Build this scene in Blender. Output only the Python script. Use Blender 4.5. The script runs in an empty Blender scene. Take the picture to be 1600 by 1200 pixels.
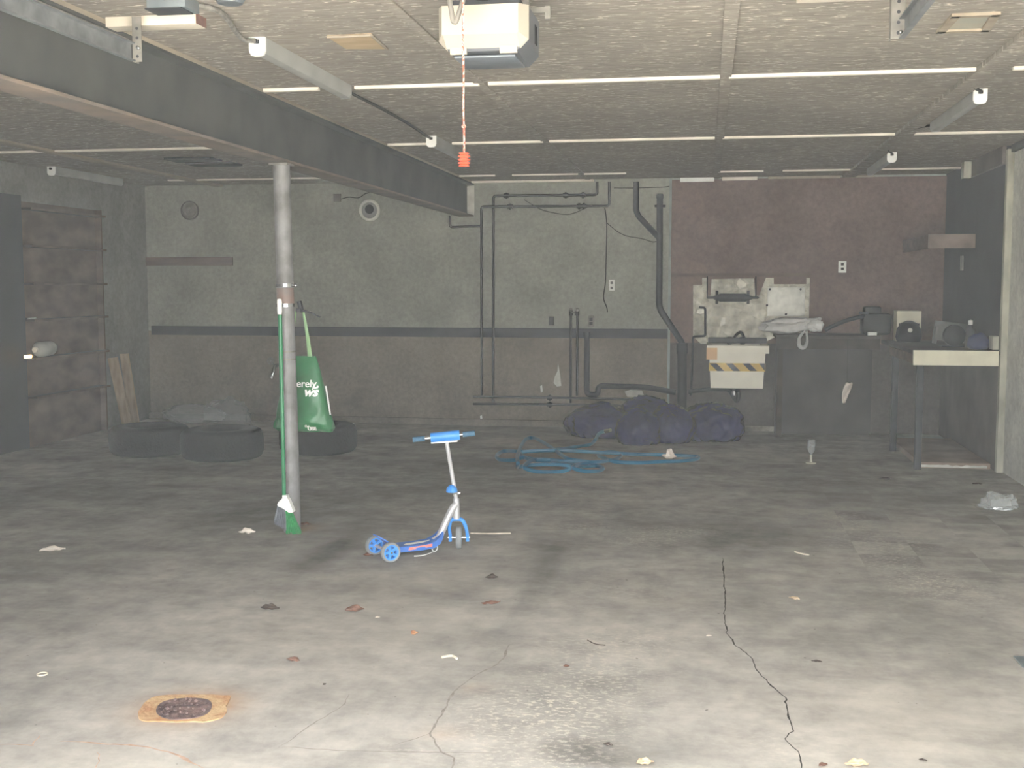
import bpy, bmesh, math, random
from mathutils import Vector, Matrix, noise
random.seed(7)
sc = bpy.context.scene
COL = sc.collection
# ------------------------------------------------------------------ camera model (1600x1200 frame)
F_PX, CX, CY, EYE = 1800., 800., 600., 1.43
TH = math.atan(155/F_PX); PS = math.atan(305*math.cos(TH)/F_PX)
FW = Vector((-math.sin(PS)*math.cos(TH), math.cos(PS)*math.cos(TH), -math.sin(TH)))
RT = Vector((math.cos(PS), math.sin(PS), 0)); UP = RT.cross(FW)
CAM = Vector((0, 0, EYE))
def ray(x, y): return FW + RT*((x-CX)/F_PX) + UP*((CY-y)/F_PX)
def onz(x, y, z=0.): r = ray(x, y); return CAM + r*((z-EYE)/r.z)
def ony(x, y, Y): r = ray(x, y); return CAM + r*(Y/r.y)
def onx(x, y, X): r = ray(x, y); return CAM + r*(X/r.x)
def onpl(x, y, p, n): r = ray(x, y); return CAM + r*((Vector(p)-CAM).dot(n)/r.dot(n))
# ------------------------------------------------------------------ room measures
XL, XR, XRW, YB, YF, ZC = -5.88, 2.25, 2.205, 11.5, 1.6, 2.47
def W(x, y, off=0.): return ony(x, y, YB-off)
# ------------------------------------------------------------------ materials
def lin(c):
    return tuple(((v/255/12.92) if v/255 <= .04045 else ((v/255+.055)/1.055)**2.4) for v in c)+(1.,)
def mat(name, c1, c2=None, scale=6., rough=.6, metal=0., bump=0., bscale=40., stretch=(1,1,1), lo=.35, hi=.65, spec=.4, detail=5.):
    m = bpy.data.materials.new(name); m.use_nodes = True
    nt = m.node_tree; b = nt.nodes['Principled BSDF']
    b.inputs['Roughness'].default_value = rough; b.inputs['Metallic'].default_value = metal
    b.inputs['Specular IOR Level'].default_value = spec
    tc = nt.nodes.new('ShaderNodeTexCoord'); mp = nt.nodes.new('ShaderNodeMapping')
    mp.inputs['Scale'].default_value = stretch
    nt.links.new(tc.outputs['Object'], mp.inputs['Vector'])
    n = nt.nodes.new('ShaderNodeTexNoise'); n.inputs['Scale'].default_value = scale; n.inputs['Detail'].default_value = detail
    nt.links.new(mp.outputs[0], n.inputs['Vector'])
    r = nt.nodes.new('ShaderNodeValToRGB')
    if c2 is None: c2 = tuple(v*.86 for v in c1)
    r.color_ramp.elements[0].position = lo; r.color_ramp.elements[1].position = hi
    r.color_ramp.elements[0].color = lin(c2); r.color_ramp.elements[1].color = lin(c1)
    nt.links.new(n.outputs['Fac'], r.inputs['Fac']); nt.links.new(r.outputs['Color'], b.inputs['Base Color'])
    if bump:
        n2 = nt.nodes.new('ShaderNodeTexNoise'); n2.inputs['Scale'].default_value = bscale; n2.inputs['Detail'].default_value = 4
        nt.links.new(mp.outputs[0], n2.inputs['Vector'])
        bp = nt.nodes.new('ShaderNodeBump'); bp.inputs['Strength'].default_value = bump; bp.inputs['Distance'].default_value = .02
        nt.links.new(n2.outputs['Fac'], bp.inputs['Height']); nt.links.new(bp.outputs[0], b.inputs['Normal'])
    return m
def N(nt, t, **kw):
    n = nt.nodes.new(t)
    for k, v in kw.items():
        if k.startswith('i_'): n.inputs[k[2:].replace('_', ' ')].default_value = v
        else: setattr(n, k, v)
    return n
def clear_mat(name, col, alpha, rough=.25):
    m = mat(name, col, rough=rough); m.node_tree.nodes['Principled BSDF'].inputs['Alpha'].default_value = alpha
    return m
M = {}
# colours are the things' own, except where a comment says light is painted in
M['chipped_steel'] = mat('galvanised column', (140,140,141), (112,111,110), 9, .55, .1, .1, 60)
M['beam'] = mat('painted steel beam', (74,75,71), (58,60,58), 3, .6)
M['beam_edge'] = mat('dusty beam flange', (122,108,94), (100,92,84), 5, .7)
M['nailer'] = mat('raw nailer wood', (176,164,144), (140,130,116), 4, .8, stretch=(1,.2,1))
M['track'] = mat('galvanised track', (120,124,126), (96,100,104), 12, .5, .2)
M['angle'] = mat('perforated angle', (136,133,126), (110,108,102), 14, .6, .2)
M['dark_steel'] = mat('dark steel', (48,52,57), (36,39,44), 10, .6, .1)
M['cream'] = mat('cream plastic', (176,170,156), (169,163,149), 3, .45)
M['opener'] = mat('opener casing', (92,96,102), (84,88,94), 5, .45)
M['white_cap'] = mat('white enamel', (250,251,247), (244,245,240), 8, .4)
M['fixture'] = mat('shaded fixture body', (168,170,166), (154,156,152), 5, .45)  # white body greyed to put its grazing-light shade into the colour
M['cable'] = mat('grey flexible conduit', (150,148,140), (110,108,102), 30, .5, .3)
M['wire'] = mat('old wire', (44,42,38), (36,34,31), 10, .7)
M['white_wood'] = mat('white painted lumber', (222,214,198), (206,198,182), 6, .7, stretch=(.3,1,1))
M['end_grain'] = mat('red brown end grain', (124,88,72), (104,72,60), 20, .8)
M['patch_wood'] = mat('yellowish plywood', (196,174,138), (168,146,110), 8, .75, stretch=(.4,2,1))
M['frame_wood'] = mat('dusty hatch wood', (170,158,138), (150,138,120), 8, .75)
M['brown_wood'] = mat('brown board', (112,92,82), (92,76,68), 8, .8, stretch=(.3,1,2))
M['ply_brown'] = mat('brown plywood', (112,94,82), (84,70,60), 3, .8, stretch=(1,1,2))
M['ply_dark'] = mat('dark plywood edge', (66,58,52), (52,46,42), 4, .8)
M['lumber'] = mat('pine lumber', (186,166,138), (152,132,108), 5, .75, stretch=(3,3,.4))
M['stripe'] = mat('dark painted rail', (40,43,52), (33,36,44), 8, .65)
M['iron'] = mat('cast iron pipe', (20,23,30), (14,17,22), 12, .6, 0., spec=.2)
M['pipe'] = mat('dull copper pipe', (28,26,24), (20,19,18), 12, .6, 0., spec=.2)
M['bench_dark'] = mat('dark bench wood', (70,60,54), (52,46,42), 5, .8)
M['bench_pale'] = mat('pale bench fascia', (228,224,200), (210,206,184), 6, .7)
M['jamb'] = mat('worn pale jamb', (190,190,172), (150,150,136), 7, .75, stretch=(1,1,.4))
M['black_plastic'] = mat('black plastic', (15,16,20), (11,12,15), 8, .5, spec=.2)
M['rubber'] = mat('tire rubber', (14,17,21), (10,12,15), 20, .8, bump=.3, bscale=50, spec=.15)
M['sink'] = mat('white sink', (236,232,214), (224,220,202), 5, .5)
M['tape_yellow'] = mat('yellow tape', (206,176,88), (192,160,76), 8, .5)
M['tape_black'] = mat('black tape', (38,42,46), (32,36,40), 8, .5)
M['tan'] = mat('tan sticker', (222,184,138), (210,172,126), 8, .6)
M['white_plate'] = mat('white plate', (222,224,216), (206,208,200), 8, .4)
M['metal_panel'] = mat('grey sheet metal', (232,232,222), (208,208,198), 14, .5, .1)
M['chrome'] = mat('chrome', (210,212,212), (180,182,184), 10, .2, .9)
M['silver'] = mat('silver paint', (206,206,208), (196,196,198), 10, .35, .4)
M['blue'] = mat('bright blue plastic', (66,152,236), (58,142,226), 8, .4)
M['deck_blue'] = mat('deep blue deck', (70,124,210), (62,112,196), 8, .45)
M['grip'] = mat('blue grey grip', (66,108,136), (54,94,120), 60, .7)
M['wheel_grey'] = mat('grey tyre', (142,146,148), (128,132,134), 10, .6)
M['pink'] = mat('pink lettering', (232,128,118), (220,150,140), 30, .5)
M['red'] = mat('orange red plastic', (240,98,72), (232,88,62), 6, .45)
M['green_pole'] = mat('green metal pole', (34,132,84), (28,118,74), 8, .35)
M['green_bristle'] = mat('green bristle', (46,158,90), (34,130,72), 30, .5)
M['grey_bristle'] = mat('grey bristle', (126,132,140), (106,110,118), 30, .5)
M['bag_green'] = mat('green bag', (38,116,68), (28,92,52), 5, .36, bump=.6, bscale=7)
M['strap_green'] = mat('pale green strap', (150,186,138), (136,172,124), 8, .6)
M['print'] = mat('white print', (236,238,234), (228,230,226), 8, .6)
M['trash'] = mat('navy plastic bag', (14,18,78), (9,12,54), 3, .2, bump=.8, bscale=7, spec=.2)
M['hose'] = mat('teal hose', (0,110,146), (0,92,124), 4, .32, spec=.5)
M['paper'] = mat('off white paper', (244,234,220), (228,218,204), 30, .7)
M['leaf'] = mat('dry brown leaf', (128,92,76), (96,66,54), 30, .8)
M['leaf_dark'] = mat('dark curled leaf', (84,72,64), (58,50,46), 30, .8)
M['leaf_tan'] = mat('tan leaf', (212,192,162), (176,152,122), 30, .8)
M['leaf_orange'] = mat('orange leaf', (196,152,112), (160,104,74), 40, .8)
M['twig'] = mat('pale twig', (222,214,196), (196,188,168), 30, .8)
M['rust'] = mat('rust', (200,168,126), (170,122,84), 12, .9, bump=.3, bscale=60, lo=.3, hi=.6)
M['rust_dark'] = mat('dark wet rust', (128,104,100), (72,56,56), 22, .6, bump=.5, bscale=50)
M['clear'] = clear_mat('clear plastic', (214,220,220), .38, .2)
M['cloudy'] = clear_mat('cloudy plastic', (250,251,247), .62, .25)
M['jug'] = clear_mat('cloudy white jug', (206,210,204), .8, .4)
M['dim_plastic'] = clear_mat('dusty clear plastic', (150,156,156), .4, .3)
M['blue_cloth'] = mat('navy cloth', (34,44,92), (26,36,78), 8, .8)
M['grey_box'] = mat('grey carton', (122,122,120), (104,104,102), 8, .7)
M['plate_grey'] = mat('grey steel plate', (128,138,142), (112,122,128), 10, .4, .4)
M['crack'] = mat('crack', (58,54,48), (44,40,36), 40, .95)
M['crack_soft'] = mat('soft crack', (150,144,136), (126,120,112), 40, .95)
M['crack_fill'] = mat('crack filler', (196,170,150), (160,132,112), 40, .95)
M['plaster'] = mat('white plaster', (206,204,194), (184,182,172), 12, .85)
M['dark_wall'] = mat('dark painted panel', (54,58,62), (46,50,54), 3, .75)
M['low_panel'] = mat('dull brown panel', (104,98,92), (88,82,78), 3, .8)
M['door_dark'] = mat('dark door paint', (44,48,54), (38,42,48), 3, .6)

def osb():
    m = bpy.data.materials.new('aged strand board'); m.use_nodes = True; nt = m.node_tree; L = nt.links
    b = nt.nodes['Principled BSDF']; b.inputs['Roughness'].default_value = .85; b.inputs['Specular IOR Level'].default_value = .2
    g = N(nt, 'ShaderNodeNewGeometry')
    mp = N(nt, 'ShaderNodeMapping'); mp.inputs['Scale'].default_value = (11, 80, 1); L.new(g.outputs['Position'], mp.inputs['Vector'])
    n1 = N(nt, 'ShaderNodeTexNoise', i_Scale=1., i_Detail=4.); L.new(mp.outputs[0], n1.inputs['Vector'])
    r1 = N(nt, 'ShaderNodeValToRGB'); e = r1.color_ramp.elements
    e[0].position = .25; e[0].color = lin((132,126,117)); e[1].position = .75; e[1].color = lin((172,165,153))
    L.new(n1.outputs['Fac'], r1.inputs['Fac'])
    mp2 = N(nt, 'ShaderNodeMapping'); mp2.inputs['Scale'].default_value = (19, 110, 1); mp2.inputs['Location'].default_value = (5, 3, 0); mp2.inputs['Rotation'].default_value = (0,0,.06); L.new(g.outputs['Position'], mp2.inputs['Vector'])
    n2 = N(nt, 'ShaderNodeTexNoise', i_Scale=1., i_Detail=2.); L.new(mp2.outputs[0], n2.inputs['Vector'])
    r2 = N(nt, 'ShaderNodeValToRGB'); e = r2.color_ramp.elements; e[0].position = .63; e[0].color = (0,0,0,1); e[1].position = .7; e[1].color = (1,1,1,1)
    L.new(n2.outputs['Fac'], r2.inputs['Fac'])
    mx = N(nt, 'ShaderNodeMix', data_type='RGBA'); L.new(r2.outputs['Color'], mx.inputs['Factor']); L.new(r1.outputs['Color'], mx.inputs['A']); mx.inputs['B'].default_value = lin((244,236,220))
    n3 = N(nt, 'ShaderNodeTexNoise', i_Scale=.9, i_Detail=3.); L.new(g.outputs['Position'], n3.inputs['Vector'])
    r3 = N(nt, 'ShaderNodeValToRGB'); e = r3.color_ramp.elements; e[0].position = .35; e[0].color = (.88,.88,.89,1); e[1].position = .65; e[1].color = (1,1,1,1); L.new(n3.outputs['Fac'], r3.inputs['Fac'])
    mm = N(nt, 'ShaderNodeMix', data_type='RGBA', blend_type='MULTIPLY'); mm.inputs['Factor'].default_value = 1.
    L.new(mx.outputs['Result'], mm.inputs['A']); L.new(r3.outputs['Color'], mm.inputs['B']); L.new(mm.outputs['Result'], b.inputs['Base Color'])
    return m
M['osb'] = osb()

def wallmat(name, up, low, zsplit, chips=True):
    m = bpy.data.materials.new(name); m.use_nodes = True; nt = m.node_tree; L = nt.links
    b = nt.nodes['Principled BSDF']; b.inputs['Roughness'].default_value = .85; b.inputs['Specular IOR Level'].default_value = .2
    g = N(nt, 'ShaderNodeNewGeometry'); sx = N(nt, 'ShaderNodeSeparateXYZ'); L.new(g.outputs['Position'], sx.inputs[0])
    gt = N(nt, 'ShaderNodeMath', operation='GREATER_THAN'); gt.inputs[1].default_value = zsplit; L.new(sx.outputs['Z'], gt.inputs[0])
    mx = N(nt, 'ShaderNodeMix', data_type='RGBA'); L.new(gt.outputs[0], mx.inputs['Factor']); mx.inputs['A'].default_value = lin(low); mx.inputs['B'].default_value = lin(up)
    n = N(nt, 'ShaderNodeTexNoise', i_Scale=1.6, i_Detail=7., i_Roughness=.62); L.new(g.outputs['Position'], n.inputs['Vector'])
    r = N(nt, 'ShaderNodeValToRGB'); e = r.color_ramp.elements; e[0].position = .3; e[0].color = (.72,.72,.73,1); e[1].position = .66; e[1].color = (1.06,1.06,1.05,1); L.new(n.outputs['Fac'], r.inputs['Fac'])
    mm = N(nt, 'ShaderNodeMix', data_type='RGBA', blend_type='MULTIPLY'); mm.inputs['Factor'].default_value = 1.
    L.new(mx.outputs['Result'], mm.inputs['A']); L.new(r.outputs['Color'], mm.inputs['B'])
    n5 = N(nt, 'ShaderNodeTexNoise', i_Scale=22., i_Detail=6., i_Roughness=.75); L.new(g.outputs['Position'], n5.inputs['Vector'])
    r5 = N(nt, 'ShaderNodeValToRGB'); e = r5.color_ramp.elements; e[0].position = .32; e[0].color = (.8,.8,.8,1); e[1].position = .62; e[1].color = (1.05,1.05,1.05,1); L.new(n5.outputs['Fac'], r5.inputs['Fac'])
    m5 = N(nt, 'ShaderNodeMix', data_type='RGBA', blend_type='MULTIPLY'); m5.inputs['Factor'].default_value = 1.
    L.new(mm.outputs['Result'], m5.inputs['A']); L.new(r5.outputs['Color'], m5.inputs['B']); mm = m5
    last = mm
    if chips:
        n2 = N(nt, 'ShaderNodeTexNoise', i_Scale=16., i_Detail=2.); L.new(g.outputs['Position'], n2.inputs['Vector'])
        r2 = N(nt, 'ShaderNodeValToRGB'); e = r2.color_ramp.elements; e[0].position = .755; e[0].color = (0,0,0,1); e[1].position = .79; e[1].color = (.5,.5,.5,1); L.new(n2.outputs['Fac'], r2.inputs['Fac'])
        m3 = N(nt, 'ShaderNodeMix', data_type='RGBA'); L.new(r2.outputs['Color'], m3.inputs['Factor']); L.new(mm.outputs['Result'], m3.inputs['A']); m3.inputs['B'].default_value = lin((64,62,58))
        last = m3
    L.new(last.outputs['Result'], b.inputs['Base Color'])
    n4 = N(nt, 'ShaderNodeTexNoise', i_Scale=28., i_Detail=4.); L.new(g.outputs['Position'], n4.inputs['Vector'])
    bp = N(nt, 'ShaderNodeBump', i_Strength=.25, i_Distance=.01); L.new(n4.outputs['Fac'], bp.inputs['Height']); L.new(bp.outputs[0], b.inputs['Normal'])
    return m

# ------------------------------------------------------------------ mesh builder (world coordinates)
class MB:
    def __init__(s): s.bm = bmesh.new()
    def box(s, c, d, rot=None, bev=0.):
        m = Matrix.LocRotScale(Vector(c), rot.to_quaternion() if isinstance(rot, Matrix) else None, None)
        r = bmesh.ops.create_cube(s.bm, size=1.)
        for v in r['verts']: v.co = m @ Vector((v.co.x*d[0], v.co.y*d[1], v.co.z*d[2]))
        if bev:
            es = list({e for v in r['verts'] for e in v.link_edges})
            bmesh.ops.bevel(s.bm, geom=es, offset=bev, segments=2, affect='EDGES', profile=.6)
        return s
    def bx(s, a, b, bev=0.):
        a, b = Vector(a), Vector(b); return s.box((a+b)/2, [abs(b[i]-a[i]) for i in range(3)], bev=bev)
    def ringset(s, rings, closed_ends=True, loop=True):
        V = [[s.bm.verts.new(p) for p in r] for r in rings]
        for a, b in zip(V[:-1], V[1:]):
            n = len(a)
            for i in range(n if loop else n-1):
                j = (i+1) % n
                try: s.bm.faces.new((a[i], a[j], b[j], b[i]))
                except ValueError: pass
        if closed_ends and loop:
            for r in (V[0], V[-1]):
                try: s.bm.faces.new(r)
                except ValueError: pass
        return s
    def tube(s, pts, r, n=12, closed=False):
        pts = [Vector(p) for p in pts]; rr = r if isinstance(r, (list, tuple)) else [r]*len(pts)
        rings = []; prev = None
        for i, p in enumerate(pts):
            if closed: t = pts[(i+1) % len(pts)]-pts[i-1]
            else: t = pts[min(i+1, len(pts)-1)]-pts[max(i-1, 0)]
            t.normalize()
            if prev is None:
                u = t.orthogonal().normalized()
            else:
                u = prev - t*prev.dot(t); u = u.normalized() if u.length > 1e-6 else t.orthogonal().normalized()
            prev = u; w = t.cross(u)
            rings.append([p+(u*math.cos(2*math.pi*k/n)+w*math.sin(2*math.pi*k/n))*rr[i] for k in range(n)])
        if closed: rings.append(rings[0]); return s.ringset(rings, False)
        return s.ringset(rings)
    def cyl(s, a, b, r0, r1=None, n=24): return s.tube([a, b], [r0, r0 if r1 is None else r1], n)
    def lathe(s, prof, c, axis=(0,0,1), n=36, closed=False):
        ax = Vector(axis).normalized(); u = ax.orthogonal().normalized(); w = ax.cross(u); c = Vector(c)
        rings = [[c+ax*h+(u*math.cos(2*math.pi*k/n)+w*math.sin(2*math.pi*k/n))*max(r, 1e-4) for k in range(n)] for r, h in prof]
        if closed: rings.append(rings[0]); s.ringset(rings, False); bmesh.ops.remove_doubles(s.bm, verts=s.bm.verts[:], dist=1e-6); return s
        return s.ringset(rings)
    def prism(s, poly, d):
        d = Vector(d); poly = [Vector(p) for p in poly]
        a = [s.bm.verts.new(p) for p in poly]; b = [s.bm.verts.new(p+d) for p in poly]
        s.bm.faces.new(a); s.bm.faces.new(b[::-1]); n = len(a)
        for i in range(n): s.bm.faces.new((a[i], b[i], b[(i+1) % n], a[(i+1) % n]))
        return s
    def sphere(s, c, r, sub=2, scale=(1,1,1)):
        q = bmesh.ops.create_icosphere(s.bm, subdivisions=sub, radius=1.)
        for v in q['verts']: v.co = Vector(c)+Vector((v.co.x*r*scale[0], v.co.y*r*scale[1], v.co.z*r*scale[2]))
        return s
    def grid(s, P, nu, nv):
        V = [[s.bm.verts.new(P(i/(nu-1), j/(nv-1))) for j in range(nv)] for i in range(nu)]
        for i in range(nu-1):
            for j in range(nv-1): s.bm.faces.new((V[i][j], V[i+1][j], V[i+1][j+1], V[i][j+1]))
        return s
    def build(s, name, m, parent=None, origin=None, smooth=True, angle=35, thick=0.):
        bm = s.bm
        bmesh.ops.recalc_face_normals(bm, faces=bm.faces[:])
        if parent is not None:
            o0 = Vector(parent['_o'])
        elif origin is not None: o0 = Vector(origin)
        else:
            xs = [v.co for v in bm.verts]
            o0 = Vector(((min(v.x for v in xs)+max(v.x for v in xs))/2, (min(v.y for v in xs)+max(v.y for v in xs))/2, min(v.z for v in xs)))
        bmesh.ops.translate(bm, verts=bm.verts[:], vec=-o0)
        me = bpy.data.meshes.new(name); bm.to_mesh(me); bm.free()
        me.materials.append(m if not isinstance(m, str) else M[m])
        if smooth:
            me.shade_smooth(); me.set_sharp_from_angle(angle=math.radians(angle))
        o = bpy.data.objects.new(name, me); COL.objects.link(o)
        o['_o'] = o0[:]
        if parent is not None: o.parent = parent
        else: o.location = o0
        if thick:
            md = o.modifiers.new('thickness', 'SOLIDIFY'); md.thickness = thick; md.offset = 0
        return o
def tag(o, label, cat, group=None, kind=None):
    o['label'] = label; o['category'] = cat
    if group: o['group'] = group
    if kind: o['kind'] = kind
    return o
def thing(name, loc, label, cat, group=None):
    o = bpy.data.objects.new(name, None); COL.objects.link(o); o.location = Vector(loc); o['_o'] = tuple(loc)
    o.empty_display_size = .1
    return tag(o, label, cat, group)
def struct(o, label=None):
    o['kind'] = 'structure'
    return o
def smooth_path(pts, k=6, closed=False):
    pts = [Vector(p) for p in pts]; n = len(pts); out = []
    rng = range(n) if closed else range(n-1)
    for i in rng:
        p0 = pts[(i-1) % n] if closed or i > 0 else pts[0]; p1 = pts[i]; p2 = pts[(i+1) % n]; p3 = pts[(i+2) % n] if closed or i+2 < n else pts[-1]
        for j in range(k):
            t = j/k
            out.append(.5*((2*p1)+(p2-p0)*t+(2*p0-5*p1+4*p2-p3)*t*t+(3*p1-p0-3*p2+p3)*t**3))
    if not closed: out.append(pts[-1])
    return out
def bend(pts, r=.04, k=5):
    pts = [Vector(p) for p in pts]; out = [pts[0]]
    for a, b, c in zip(pts[:-2], pts[1:-1], pts[2:]):
        d = min(r, (b-a).length*.45, (c-b).length*.45); p = b+(a-b).normalized()*d; q = b+(c-b).normalized()*d
        for j in range(k+1):
            t = j/k; out.append(p*(1-t)**2+b*2*t*(1-t)+q*t*t)
    out.append(pts[-1]); return out
def text_mesh(name, body, size, m, mw, parent, shear=0., ext=.0008, bold=0.):
    cu = bpy.data.curves.new(name, 'FONT'); cu.body = body; cu.size = size; cu.extrude = ext; cu.shear = shear; cu.offset = bold; cu.align_x = 'RIGHT'
    t = bpy.data.objects.new(name, cu); me = bpy.data.meshes.new_from_object(t)
    bpy.data.objects.remove(t); bpy.data.curves.remove(cu)
    me.transform(Matrix.Translation(-Vector(parent['_o'])) @ mw); me.materials.append(M[m])
    o = bpy.data.objects.new(name, me); COL.objects.link(o); o.parent = parent; o['_o'] = parent['_o']
    return o

# ================================================================== SETTING
# ---- floor with stains and some painted light kept as attributes
def blob_list(lst):
    out = []
    for x, y, rx, ry, v in lst:
        c = onz(x, y); ex = (onz(x+rx, y)-c).length; ey = (onz(x, max(y-ry, 640))-c).length
        out.append((c.x, c.y, ex, ey, v))
    return out
STAIN_AND_LIGHT = blob_list([(515,862,34,34,-.9),(1180,838,150,26,-.45),(860,850,70,26,-.4),(838,915,26,70,-.45),(1385,935,110,30,-.3),
    (700,745,260,50,-.35),(420,800,160,40,-.4),(200,760,220,60,-.3),(1300,760,220,45,-.35),(1060,965,60,16,-.25),(980,905,110,20,-.35),  # wide dark blobs at the far end include painted light fall-off
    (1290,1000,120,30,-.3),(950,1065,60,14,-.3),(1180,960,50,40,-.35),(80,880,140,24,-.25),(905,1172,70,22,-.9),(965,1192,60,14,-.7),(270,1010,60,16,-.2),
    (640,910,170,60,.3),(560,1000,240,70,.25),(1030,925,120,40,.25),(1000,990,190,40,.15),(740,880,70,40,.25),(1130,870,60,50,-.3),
    (1420,1130,260,90,.5),(150,1190,300,24,.3),(1330,870,60,24,.2),(300,985,260,40,.15),(720,935,60,14,-.3),(690,1010,30,10,-.2),(120,960,150,30,-.2)])  # wide pale blob at lower right paints in missing daylight
SPECK = blob_list([(900,823,60,10,.9),(1050,830,80,10,.9),(1000,845,70,12,.8),(1320,815,60,20,.9),(1380,850,90,24,.8),(1480,925,110,20,1.),(1450,905,60,14,.9),(1400,880,60,14,.8),
    (930,1080,110,70,1.),(760,1120,70,50,.9),(860,1120,90,60,1.),(1010,1000,80,30,.6),(900,1010,80,30,.6),(840,1190,120,20,.8),(1220,1170,100,30,.5),(980,925,120,20,.5),(1380,1080,60,10,.5),(640,1175,60,14,.6)])
TILE = blob_list([(1440,825,260,60,1.)])
RUST = blob_list([(290,1106,84,30,.8),(330,1100,40,18,.4),(745,1075,14,8,.5),(690,1145,40,10,.25),(476,826,24,8,.5)])
def field(lst, x, y):
    s = 0.
    for cx, cy, rx, ry, v in lst:
        d = ((x-cx)/rx)**2+((y-cy)/ry)**2
        if d < 4: s += v*math.exp(-d*1.4)
    return s
def floor_mat():
    m = bpy.data.materials.new('worn garage concrete'); m.use_nodes = True; nt = m.node_tree; L = nt.links
    b = nt.nodes['Principled BSDF']; b.inputs['Specular IOR Level'].default_value = .12
    g = N(nt, 'ShaderNodeNewGeometry')
    def noise_(scale, det=5., rough=.6, stretch=None):
        n = N(nt, 'ShaderNodeTexNoise', i_Scale=scale, i_Detail=det, i_Roughness=rough)
        if stretch:
            mp = N(nt, 'ShaderNodeMapping'); mp.inputs['Scale'].default_value = stretch; L.new(g.outputs['Position'], mp.inputs['Vector']); L.new(mp.outputs[0], n.inputs['Vector'])
        else: L.new(g.outputs['Position'], n.inputs['Vector'])
        return n
    def ramp(src, p0, c0, p1, c1):
        r = N(nt, 'ShaderNodeValToRGB'); e = r.color_ramp.elements; e[0].position = p0; e[0].color = c0; e[1].position = p1; e[1].color = c1; L.new(src, r.inputs['Fac']); return r
    def math_(op, a, bb, clamp=False):
        n = N(nt, 'ShaderNodeMath', operation=op, use_clamp=clamp)
        for i, v in enumerate((a, bb)):
            if isinstance(v, (int, float)): n.inputs[i].default_value = v
            else: L.new(v, n.inputs[i])
        return n.outputs[0]
    def mix(f, a, bb, bt='MIX'):
        n = N(nt, 'ShaderNodeMix', data_type='RGBA', blend_type=bt)
        for k, v in (('Factor', f), ('A', a), ('B', bb)):
            if isinstance(v, (int, float)): n.inputs[k].default_value = v
            elif isinstance(v, tuple): n.inputs[k].default_value = v
            else: L.new(v, n.inputs[k])
        return n.outputs['Result']
    at = N(nt, 'ShaderNodeAttribute', attribute_name='stain_and_light'); sp = N(nt, 'ShaderNodeAttribute', attribute_name='speck'); ti = N(nt, 'ShaderNodeAttribute', attribute_name='tile')
    big = noise_(.8, 6., .65)
    base = ramp(big.outputs['Fac'], .32, lin((150,147,142)), .66, lin((187,183,176))).outputs['Color']
    fine = noise_(7., 8., .7, (1., .8, 1.))
    base = mix(1., base, ramp(fine.outputs['Fac'], .3, (.72,.72,.73,1), .62, (1.07,1.06,1.05,1)).outputs['Color'], 'MULTIPLY')
    wob = math_('SUBTRACT', noise_(4., 6., .7).outputs['Fac'], .5)
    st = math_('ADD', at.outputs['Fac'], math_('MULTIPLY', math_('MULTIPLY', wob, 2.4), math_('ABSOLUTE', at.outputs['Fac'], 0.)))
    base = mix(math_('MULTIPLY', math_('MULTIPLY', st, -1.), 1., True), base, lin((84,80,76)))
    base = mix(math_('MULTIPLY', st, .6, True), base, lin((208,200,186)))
    ck = N(nt, 'ShaderNodeTexChecker', i_Scale=3.28); mp = N(nt, 'ShaderNodeMapping'); mp.inputs['Location'].default_value = (.1,.13,.05); L.new(g.outputs['Position'], mp.inputs['Vector']); L.new(mp.outputs[0], ck.inputs['Vector'])
    tn = noise_(1.4, 3.)
    tf = math_('MULTIPLY', ti.outputs['Fac'], math_('MULTIPLY', ck.outputs['Fac'], ramp(tn.outputs['Fac'], .42, (0,0,0,1), .56, (1,1,1,1)).outputs['Color']), True)
    base = mix(math_('MULTIPLY', tf, .6), base, lin((104,102,98)))
    blot = noise_(2.6, 7., .72, (.55, 1.1, 1.))
    base = mix(1., base, ramp(blot.outputs['Fac'], .36, (.8,.795,.79,1), .58, (1.03,1.03,1.02,1)).outputs['Color'], 'MULTIPLY')
    sn = noise_(1., 5., .7, (34., 60., 1.))
    spk = math_('MULTIPLY', ramp(sn.outputs['Fac'], .52, (0,0,0,1), .6, (1,1,1,1)).outputs['Color'], math_('MULTIPLY', sp.outputs['Fac'], .5, True), True)
    base = mix(spk, base, lin((214,206,190)))
    ru = N(nt, 'ShaderNodeAttribute', attribute_name='rust')
    base = mix(math_('MULTIPLY', ru.outputs['Fac'], math_('ADD', math_('MULTIPLY', wob, 1.6), .75), True), base, lin((186,140,92)))
    dots = noise_(34., 1., .5)
    base = mix(ramp(dots.outputs['Fac'], .77, (0,0,0,1), .8, (.6,.6,.6,1)).outputs['Color'], base, lin((70,66,62)))
    L.new(base, b.inputs['Base Color'])
    rr = ramp(big.outputs['Fac'], .3, (.8,.8,.8,1), .7, (.95,.95,.95,1)); L.new(rr.outputs['Color'], b.inputs['Roughness'])
    bp = N(nt, 'ShaderNodeBump', i_Strength=.3, i_Distance=.01); L.new(fine.outputs['Fac'], bp.inputs['Height']); L.new(bp.outputs[0], b.inputs['Normal'])
    return m
x0, x1, y0, y1 = XL-.2, XR+.2, YF-.2, YB+.2
nx, ny = 150, 180
fb = MB(); fb.grid(lambda u, v: Vector((x0+(x1-x0)*u, y0+(y1-y0)*v, 0)), nx, ny)
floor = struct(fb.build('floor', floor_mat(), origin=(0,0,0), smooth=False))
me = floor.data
for nm, lst in (('stain_and_light', STAIN_AND_LIGHT), ('speck', SPECK), ('tile', TILE), ('rust', RUST)):
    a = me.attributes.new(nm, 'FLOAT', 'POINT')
    a.data.foreach_set('value', [field(lst, v.co.x, v.co.y) for v in me.vertices])
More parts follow.
